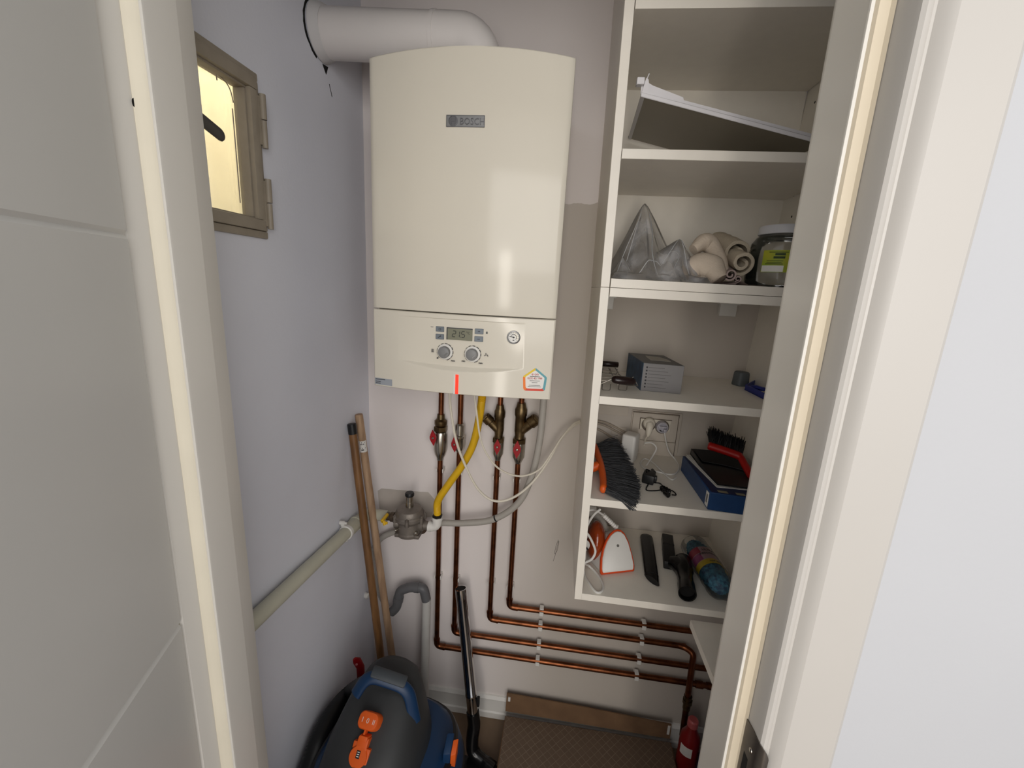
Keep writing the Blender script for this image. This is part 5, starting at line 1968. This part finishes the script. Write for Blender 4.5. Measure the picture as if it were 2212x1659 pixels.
for i in range(NB):
    t = (i + rnd.random()) / NB
    k = t * (len(hs) - 1)
    i0 = min(int(k), len(hs) - 2)
    r0 = hs[i0].lerp(hs[i0 + 1], k - i0)
    k2 = min(1, max(0, t + rnd.gauss(0, .012))) * (len(tips) - 1)
    i2 = min(int(k2), len(tips) - 2)
    e2 = tips[i2].lerp(tips[i2 + 1], k2 - i2)
    off = V(rnd.gauss(0, .002), rnd.gauss(0, .003), rnd.gauss(0, .0065))
    r0 = r0 + V(.004, 0, rnd.uniform(-.006, .006))
    e2 = r0 + (e2 - r0) * rnd.uniform(.93, 1.03) + off
    md = r0.lerp(e2, .5) + V(0, rnd.gauss(0, .0015), .003 + rnd.gauss(0, .001))
    lo_ = Z3 + .0014 if e2.y > SF - .001 else Z3 - .03
    e2.z = max(e2.z, lo_)
    md.z = max(md.z, Z3 + .0014)
    tube(b, [r0, md, e2], [.0011, .0012, .0007], 3, False)
for dx_ in (0, .006):
    tube(b, [hs[-2] + V(.01, 0, -.004), V(*(0.5780, -0.3250, 1.0392)), V(*(0.5956, -0.3320, 1.0259)) + V(dx_, 0, 0)], [.0010, .0010, .0018], 4)
br_ = obj('bristles', b, M_bris, bh_, smooth=180)
br_['kind'] = 'stuff'

# small black adapter with a tangled lead
bk = thing('black_charger', 'small black charger with a tangled lead in the middle of the shelf', 'charger', (.65, -.19, Z3))
A1 = V(*(0.6377, -0.2103, 1.0380))
b = BM()
obox(b, A1, V(.026, -.012, 0), V(.012, .034, 0), V(0, 0, .024), .004)
obox(b, A1 + V(.024, .004, .004), V(.012, -.004, 0), V(.004, .014, 0), V(0, 0, .014), .003)
obj('charger_body', b, M_black, bk)
b = BM()
tube(b, spline([A1 + V(.030, .002, .012), V(*(0.6685, -0.2046, 1.0400)), V(*(0.6826, -0.2064, 1.0400)), V(*(0.6861, -0.2250, 1.0420))], 6), .0016, 6)
tube(b, spline([A1 + V(.016, -.008, .004), V(*(0.6426, -0.2500, 1.0396)), V(*(0.6595, -0.2508, 1.0396)), V(*(0.6805, -0.2420, 1.0400))], 6), .0016, 6)
tube(b, spline([A1 + V(.012, .010, .024), V(*(0.6502, -0.1899, 1.0660)), V(*(0.6620, -0.1847, 1.0600)), V(*(0.6745, -0.1651, 1.0450))], 6), .0016, 6)
cl = V(*(0.6849, -0.2538, 1.0440))
for q in range(7):
    a = q * 1.7
    tube(b, spline([cl + V(.010 * math.cos(t) * (.6 + .1 * q) * .8 - .3 * .016 * math.sin(t), .016 * math.sin(t) * (1 - .06 * q), .002 + .0035 * math.sin(t * 2 + a)) for t in (2 * math.pi * i / 8 + a for i in range(9))], 3), .0016, 6)
tube(b, spline([cl + V(.004, .012, 0), cl + V(.018, .002, 0), cl + V(.022, -.012, -.002), cl + V(.012, -.014, -.002)], 5), .0015, 6)
tube(b, [cl + V(-.004, -.010, 0), cl + V(.002, -.024, 0)], [.0045, .0055], 10)
ld = obj('tangled_lead', b, M_gloss, bk)
ld['kind'] = 'stuff'
b = BM()
tube(b, [V(*(0.6761, -0.1433, 1.0470)), V(*(0.6775, -0.1603, 1.0470))], [.0040, .0050], 10)
obj('lead_tip', b, M_gloss, bk)

# blue box with papers, black dustpan and red brush
f0, f1, f2 = V(*(0.7621, -0.3149, 1.0379)), V(*(0.8368, -0.3223, 1.0379)), V(*(0.7581, -0.1055, 1.0379))
fx = (f1 - f0).normalized()
f1 = f0 + fx * .132
fd = f2 - f0
bb_ = thing('file_box', 'flat blue box file with papers and a dustpan on top, at the right', 'box', (f0.x + .06, -.2, 1.0379))
M_bbox = mat('blue_box_card', (0.10, 0.24, 0.42), 0.45, var=0.10, scale=14)
BH = .0415
b = BM()
obox(b, f0, f1 - f0, fd, V(0, 0, BH), .0012, 1)
obj('box_body', b, M_bbox, bb_)
b = BM()
obox(b, f0 + fx * .003 + fd.normalized() * .003 + V(0, 0, BH - .0002), (f1 - f0) * .95, fd * .97, V(0, 0, .0012))
obj('box_lid_print', b, mat('navy_print', (0.08, 0.12, 0.28), 0.45, var=0.15, scale=30), bb_)
b = BM()
fdn = fd.normalized()
obox(b, f0 - fx * .0005 + fdn * .004 + V(0, 0, .004), fdn * .016, fx * .0008, V(0, 0, BH - .008))
lbx = obj('spine_label', b, M_wht_pl, bb_)
b = BM()
obox(b, f0 - fx * .0008 + fdn * .008 + V(0, 0, .012), fdn * .008, fx * .0006, V(0, 0, BH - .022))
obj('label_print', b, mat('grey_print', (0.5, 0.49, 0.47), 0.6, var=0.1), lbx)
b = BM()
for p_, w_ in ((.018, .020), (.055, .018)):
    obox(b, f0 + fx * p_ + fdn * .004 + V(0, 0, BH + .0008), fx * w_, fdn * .010, V(0, 0, .0006))
obj('lid_patch', b, mat('pale_lid_print', (0.55, 0.52, 0.42), 0.5, var=0.08), bb_)
pz = f0.z + BH + .0012
pp = [V(*(0.7638, -0.1106, 1.0815)), V(*(0.7837, -0.2882, 1.0815)), V(*(0.8471, -0.2870, 1.0815)), V(.905, -.300, 1.0815), V(.900, -.110, 1.0815)]
for q in range(2):
    b = BM()
    prism(b, [p + V(q * .003, q * .004, q * .0024 - (1.0815 - pz)) for p in pp], V(0, 0, .0012))
    tag(obj('paper_sheet', b, M_wht_pl), ('lower white paper sheet' if q == 0 else 'upper white paper sheet, slightly shifted') + ' between the blue box and black dustpan', 'paper', 'papers on the blue box')
dz = pz + .0038
dp_ = thing('dustpan', 'black dustpan lying on the papers of the blue box', 'dustpan', (.84, -.2, dz))
dq = [V(*(0.7773, -0.1020, 1.0860)), V(*(0.7773, -0.1788, 1.0860)), V(*(0.7859, -0.2854, 1.0860)), V(*(0.8462, -0.2873, 1.0860)), V(.898, -.290, 1.0860), V(.897, -.120, 1.0860)]
dq = [V(p.x, p.y, dz) for p in dq]
b = BM()
prism(b, dq, V(0, 0, .0030))
obj('pan_floor', b, M_black, dp_)
b = BM()
for i, (ha, hb) in enumerate(((.016, .010), (.010, .003))):
    p, q = dq[i], dq[i + 1]
    n_ = V(0, 0, 1).cross(q - p).normalized() * .003
    loft(b, [[p, p + n_, p + n_ + V(0, 0, ha), p + V(0, 0, ha)], [q, q + n_, q + n_ + V(0, 0, hb), q + V(0, 0, hb)]])
p, q = dq[0], dq[5]
n_ = V(0, .003, 0)
loft(b, [[p, p - n_, p - n_ + V(0, 0, .016), p + V(0, 0, .016)], [q, q - n_, q - n_ + V(0, 0, .024), q + V(0, 0, .024)]])
obj('pan_wall', b, M_black, dp_)
b = BM()
loft(b, [[p + V(.002, -.004, .0150), p + V(.012, -.060, .0060), p + V(.060, -.070, .0050), q + V(-.01, -.080, .0050), q + V(-.004, -.004, .0200)],
         [p + V(.002, -.004, .0165), p + V(.012, -.060, .0075), p + V(.060, -.070, .0065), q + V(-.01, -.080, .0065), q + V(-.004, -.004, .0215)]])
obj('pan_hood', b, M_black, dp_)
rbz = dz + .026
bs_ = thing('hand_brush', 'red hand brush with black bristles resting on the black dustpan', 'brush', (.86, -.16, rbz - .011))
hh_ = spline([V(*(0.8006, -0.1500, 1.1298)), V(*(0.8172, -0.1550, 1.1273)), V(*(0.8477, -0.1650, 1.1220)), V(*(0.8687, -0.1750, 1.1173)), V(*(0.8748, -0.1950, 1.1058)), V(*(0.8803, -0.2250, 1.0900)), V(*(0.8831, -0.2450, 1.0857))], 6)
b = BM()
tube(b, hh_, [.007] + [.0115] * 18 + [.0095] * (len(hh_) - 19), 16, flat=.85)
M_rbr = mat('red_brush_plastic', (0.66, 0.08, 0.06), 0.4, var=0.06)
obj('brush_handle', b, M_rbr, bs_, smooth=70)
b = BM()
rnd = random.Random(9)
for i in range(520):
    t = rnd.uniform(.06, .58) * (len(hh_) - 1)
    k = min(int(t), len(hh_) - 2)
    r0 = hh_[k].lerp(hh_[k + 1], t - k) + V(0, .006, .003)
    e2 = r0 + V(.010 + rnd.gauss(0, .004), .030 + rnd.gauss(0, .008), .026 + rnd.gauss(0, .005))
    tube(b, [r0, r0.lerp(e2, .5) + V(0, 0, .003), e2], [.0016, .0016, .0009], 3, False)
q_ = obj('brush_bristles', b, M_black, bs_, smooth=180)
q_['kind'] = 'stuff'

# ------------------------------------------------------------ bottom compartment: steam iron, nozzles, mop refill
ir = thing('steam_iron', 'white and orange handheld steam iron with its cord, at the left end', 'iron', (.585, -.20, ZB))
LB, RB_, TP = V(*(0.5603, -0.2445, 0.7925)), V(*(0.6484, -0.2162, 0.7925)), V(*(0.5993, -0.1720, 0.8829))
e1 = RB_ - LB
e2_ = TP - (LB + e1 * .5)
inrm = e1.cross(e2_).normalized()
if inrm.y > 0:
    inrm = -inrm
OUT = [(.03, 0), (.0, .03), (-.012, .10), (.0, .34), (.06, .56), (.16, .76), (.28, .90), (.40, .975), (.5, 1.0), (.61, .985), (.73, .90), (.85, .70), (.95, .40), (1.01, .14), (1.0, .055), (.97, .02)]


def ipt(s, t, d, k=1.0):
    s2, t2 = .5 + (s - .5) * k, .45 + (t - .45) * k
    return LB + e1 * s2 + e2_ * t2 + inrm * d


b = BM()
loft(b, [[ipt(s, t, d, k) for s, t in OUT] for d, k in ((-.006, .97), (-.003, 1.0), (.001, 1.0), (.003, .97))])
obj('orange_rim', b, mat('iron_orange', (0.84, 0.30, 0.12), 0.35, var=0.04), ir)
b = BM()
loft(b, [[ipt(s, t, d, k) for s, t in OUT] for d, k in ((.001, .91), (.0050, .905), (.0062, .88))])
sol = obj('soleplate', b, M_wht_pl, ir)
b = BM()
lathe(b, ipt(.5, .62, .0055), inrm, [(.0036, 0), (.0036, .0010), (.0018, .0012)], 14)
obj('soleplate_vent', b, mat('grey_vent', (0.42, 0.41, 0.39), 0.5, var=0.05), sol)
b = BM()
sh = V(-.030, .010, .004)
rings = []
for d, k, f in ((-.004, .94, 0), (-.022, .88, .25), (-.040, .74, .65), (-.052, .55, 1.0)):
    rings.append([ipt(s, t, d, k) + sh * f for s, t in OUT])
for r_ in rings:
    for p in r_:
        p.z = max(p.z, ZB + .001)
loft(b, rings)
obj('body', b, M_wht_pl, ir, smooth=60)
b = BM()
tc_ = V(*(0.5498, -0.1650, 0.8376))
rings = []
for i in range(9):
    t = math.pi * (i + .5) / 9
    rr_ = math.sin(t)
    zc2 = tc_.z + .056 * math.cos(t)
    rings.append([V(tc_.x + .0265 * rr_ * math.cos(a), tc_.y + .046 * rr_ * math.sin(a), max(zc2, ZB + .002)) for a in (2 * math.pi * q / 24 for q in range(24))])
loft(b, rings)
obj('water_tank', b, mat('amber_tank', (0.56, 0.21, 0.05), 0.15, var=0.2, scale=25, coat=0.5), ir, smooth=70, label='amber see-through water tank')
b = BM()
k0, k1 = V(*(0.5616, -0.1650, 0.9161)), V(*(0.5996, -0.1600, 0.8811))
pts = [k0.lerp(k1, i / 16) for i in range(17)]
tube(b, pts, [.0052 if i % 2 else .0066 for i in range(16)] + [.0085], 14)
obj('cord_sleeve', b, M_wht_pl, ir)
b = BM()
tube(b, spline([V(*(0.5148, -0.1200, 0.9047)), V(*(0.5478, -0.1000, 0.8777)), V(*(0.5678, -0.1100, 0.8629)), V(*(0.5820, -0.1300, 0.8309))], 5), [.012] * 16, 14)
tube(b, [V(*(0.5200, -0.1400, 0.9190)), V(*(0.5411, -0.1300, 0.9134))], .010, 10)
for v in b.verts:
    v.co.x = max(v.co.x, XSL + T + .0092)
    v.co.z = min(v.co.z, Z3 - T - .004)
obj('handle', b, mat('iron_handle_grey', (0.74, 0.72, 0.69), 0.4, var=0.05), ir)
ZF = .7940
b = BM()
cds = [k0, V(*(0.5358, -0.1900, 0.9403)), V(*(0.5150, -0.2000, 0.9419))]
tube(b, spline(cds, 6), .0030, 8)
lp = [V(*(0.5475, -0.2050, 0.9526)), V(*(0.5307, -0.2150, 0.9392)), V(*(0.5137, -0.2300, 0.9148)), V(*(0.5074, -0.2400, 0.8903)), V(*(0.5134, -0.2500, 0.9076)), V(*(0.5315, -0.2500, 0.8843)), V(*(0.5407, -0.2500, 0.8597)),
      V(*(0.5330, -0.2550, 0.8412)), V(*(0.5118, -0.2620, 0.8327)), V(*(0.5317, -0.2233, 0.8000)), V(*(0.5520, -0.2445, 0.7940)), V(*(0.5629, -0.2810, 0.7940)), V(*(0.5585, -0.3067, 0.7940)),
      V(*(0.5450, -0.3125, 0.7940)), V(*(0.5311, -0.2871, 0.7940)), V(*(0.5183, -0.2445, 0.7945)), V(*(0.5044, -0.2550, 0.8411)), V(*(0.5092, -0.2400, 0.8579))]
lp = [V(max(p.x, XSL + T + .0128), p.y, max(p.z, .7940)) for p in lp]
tube(b, spline(lp, 6), .0030, 8)
for v in b.verts:
    v.co.x = max(v.co.x, XSL + T + .0088)
obj('cord', b, M_wht_pl, ir)
pq = V(*(0.5132, -0.2250, 0.8591))
b = BM()
lathe(b, pq, (.3, -1, .2), [(.011, -.020), (.0150, -.004), (.0150, .004), (.0125, .0055)], 18)
for v in b.verts:
    v.co.x = max(v.co.x, XSL + T + .0092)
plg = obj('plug', b, M_wht_pl, ir)
b = BM()
for dx_, dz_ in ((-.004, .003), (.004, -.003), (.0, -.008)):
    lathe(b, pq + V(dx_ + .003, -.006, dz_), (.3, -1, .2), [(.0024, 0), (.0024, .008), (.0015, .009)], 8)
    break
obj('plug_pin', b, M_ink, plg)
b = BM()
lathe(b, pq + V(.007, -.006, -.004), (.3, -1, .2), [(.0024, 0), (.0024, .008), (.0015, .009)], 8)
obj('plug_pin', b, M_ink, plg)

cv = thing('crevice_nozzle', 'flat black crevice nozzle lying between the iron and the other nozzle', 'nozzle', (.697, -.155, ZB))
n0, n1 = V(*(0.7075, -0.0505, 0.8005)), V(*(0.6859, -0.2520, 0.8005))
nd = (n1 - n0).normalized()
b = BM()
tube(b, [n0, n0 + nd * .003, n0 + nd * .012, n1 - nd * .022, n1], [.0120, .0170, .0182, .0172, .0158], 20, flat=.52)
for v in b.verts:
    s = (v.co - n1).dot(nd)
    if s > -.005:
        v.co += nd * ((v.co.x - n1.x) * .9)
obj('nozzle_body', b, M_gloss, cv)
b = BM()
q_ = n1 - nd * .020
tube(b, [q_, q_ + nd * .002], [.0176, .0174], 20, flat=.54)
obj('lip_ring', b, M_black, cv)
un = thing('elbow_nozzle', 'black elbow brush nozzle with a round open tube, left of the blue mop refill', 'nozzle', (.76, -.17, ZB))
u0, u1 = V(*(0.7663, -0.0503, 0.8050)), V(*(0.7423, -0.1885, 0.8050))
b = BM()
ud = (u1 - u0).normalized()
us = ud.cross(V(0, 0, 1)).normalized()
Mu = Matrix((us, ud, us.cross(ud))).transposed().to_4x4()
Mu.translation = u0
box(b, -.0150, .0150, 0, (u1 - u0).length, -.012, .010, .0025, M=Mu)
obj('flat_head', b, M_black, un)
b = BM()
box(b, -.0152, .0152, (u1 - u0).length * .36, (u1 - u0).length * .385, -.0122, .0103, .0006, 1, M=Mu)
obj('head_seam', b, M_gloss, un)
t0_, t1_ = V(*(0.7785, -0.1659, 0.8135)), V(*(0.7546, -0.3034, 0.8135))
td = (t1_ - t0_).normalized()
tl = (t1_ - t0_).length
b = BM()
tube(b, [u1 + V(.004, .01, .004), u1.lerp(t0_, .5) + V(0, -.012, .004), t0_.lerp(t1_, .4)], [.016, .0205, .0195], 18)
lathe(b, t0_, td, [(.017, 0), (.0215, .006), (.0220, tl * .40), (.0190, tl * .46), (.0185, tl * .72), (.0200, tl * .75), (.0205, tl), (.0178, tl), (.0170, tl - .03), (.001, tl - .032)], 26)
obj('tube', b, M_gloss, un)
b = BM()
lathe(b, t0_ + td * (tl - .014), td, [(.0174, 0), (.0174, .001)], 22)
obj('tube_opening', b, M_dark, un)

mp_ = thing('mop_refill', 'blue microfibre mop refill in a clear wrapper with a pink and yellow label', 'mop refill', (.82, -.19, ZB))
m0, m1 = V(*(0.8204, -0.1041, 0.8230)), V(*(0.8394, -0.2850, 0.8230))
md_ = (m1 - m0).normalized()
ml = (m1 - m0).length


def mop_mat():
    m = mat('blue_microfibre', (0.24, 0.47, 0.56), 0.9, var=0.25, scale=110, alt=(0.07, 0.17, 0.33), alt_amt=0.8, bump=1.0, bscale=260)
    return m


b = BM()
nr = 90
rings = []
for i in range(nr + 1):
    t = i / nr
    r_ = .0308 * min(1, (math.sin(math.pi * (.04 + .92 * t))) ** .35)
    p = m0 + md_ * ml * t
    up_ = V(0, 0, 1)
    sd_ = md_.cross(up_).normalized()
    u2 = sd_.cross(md_)
    rings.append([p + (sd_ * math.cos(a) + u2 * math.sin(a) * .93) * (r_ * (1 + .09 * math.sin(a * 13 + 2.5 * math.sin(t * 30)) * math.cos(t * 75 + a * 3) + .09 * noise.noise(p * 150 + sd_ * a * 5 + u2 * a * 3)) if not .28 < t < .66 else r_) for a in (2 * math.pi * q / 80 for q in range(80))])
for r_ in rings:
    for p in r_:
        p.z = max(p.z, ZB + .0012)
loft(b, rings)
obj('mop_head', b, mop_mat(), mp_, smooth=60)
sd_ = md_.cross(V(0, 0, 1)).normalized()
u2 = sd_.cross(md_)


def band(name, ta, tb_, r_, m, parent, a0=-10, a1=190):
    b = BM()
    A = [math.radians(a0 + (a1 - a0) * q / 24) for q in range(25)]
    R_ = []
    for t in (ta, tb_):
        p = m0 + md_ * ml * t
        R_.append([p + (sd_ * math.cos(a) + u2 * math.sin(a) * .93) * r_ for a in A] + [p + (sd_ * math.cos(a) + u2 * math.sin(a) * .93) * (r_ - .0006) for a in reversed(A)])
    loft(b, R_)
    return obj(name, b, m, parent, smooth=60)


lbm = band('label_band', .30, .58, .0328, mat('pale_pink_label', (0.74, 0.62, 0.66), 0.4, var=0.10, scale=20), mp_)
band('label_stripe', .58, .68, .0330, mat('yellow_label_stripe', (0.80, 0.70, 0.14), 0.4, var=0.05), lbm)
band('label_patch', .301, .43, .0331, mat('crimson_patch', (0.66, 0.13, 0.27), 0.4, var=0.08), lbm, 4, 66)
band('label_patch', .44, .575, .0331, mat('magenta_patch', (0.62, 0.26, 0.48), 0.4, var=0.2, scale=30), lbm, 4, 60)
for s_, t_, sz, m_ in (('ULTRA', .395, .0105, M_ink), ('ABSORBANT', .475, .0100, M_ink), ('MOP 100 g', .645, .0065, M_ink)):
    p = m0 + md_ * ml * t_
    cu_bm = text('label_lettering', s_, sz, (0, 0, 0), (1, 0, 0), (0, 1, 0), m_, lbm, .0002, align='CENTER')
    me = cu_bm.data
    off = world_loc(lbm)
    for v in me.vertices:
        x_, y_ = v.co.x + off.x, v.co.y + off.y
        a = math.radians(104) + x_ / .0332
        q = p - md_ * y_
        v.co = q + (sd_ * math.cos(a) + u2 * math.sin(a) * .93) * (.0334 + (v.co.z + off.z)) - off
    cu_bm.name = 'label_lettering'
b = BM()
R_ = []
for i in range(31):
    t = -.10 + 1.2 * i / 30
    p = m0 + md_ * ml * t
    r_ = .0352 * (1 if .03 < t < .97 else max(.45, 1 - abs(t - (.03 if t < .5 else .97)) * 4.5))
    R_.append([p + (sd_ * math.cos(a) + u2 * math.sin(a) * .93) * r_ * (1 + .05 * noise.noise(p * 120 + sd_ * a * 2)) for a in (2 * math.pi * q / 36 for q in range(36))])
for r_ in R_:
    for p in r_:
        p.z = max(p.z, ZB + .0006)
loft(b, R_)
obj('clear_wrapper', b, see_through('thin_wrapper', (0.9, 0.9, 0.92), 0.975, 0.15, 0.8, ridges=0.04), mp_, smooth=40)
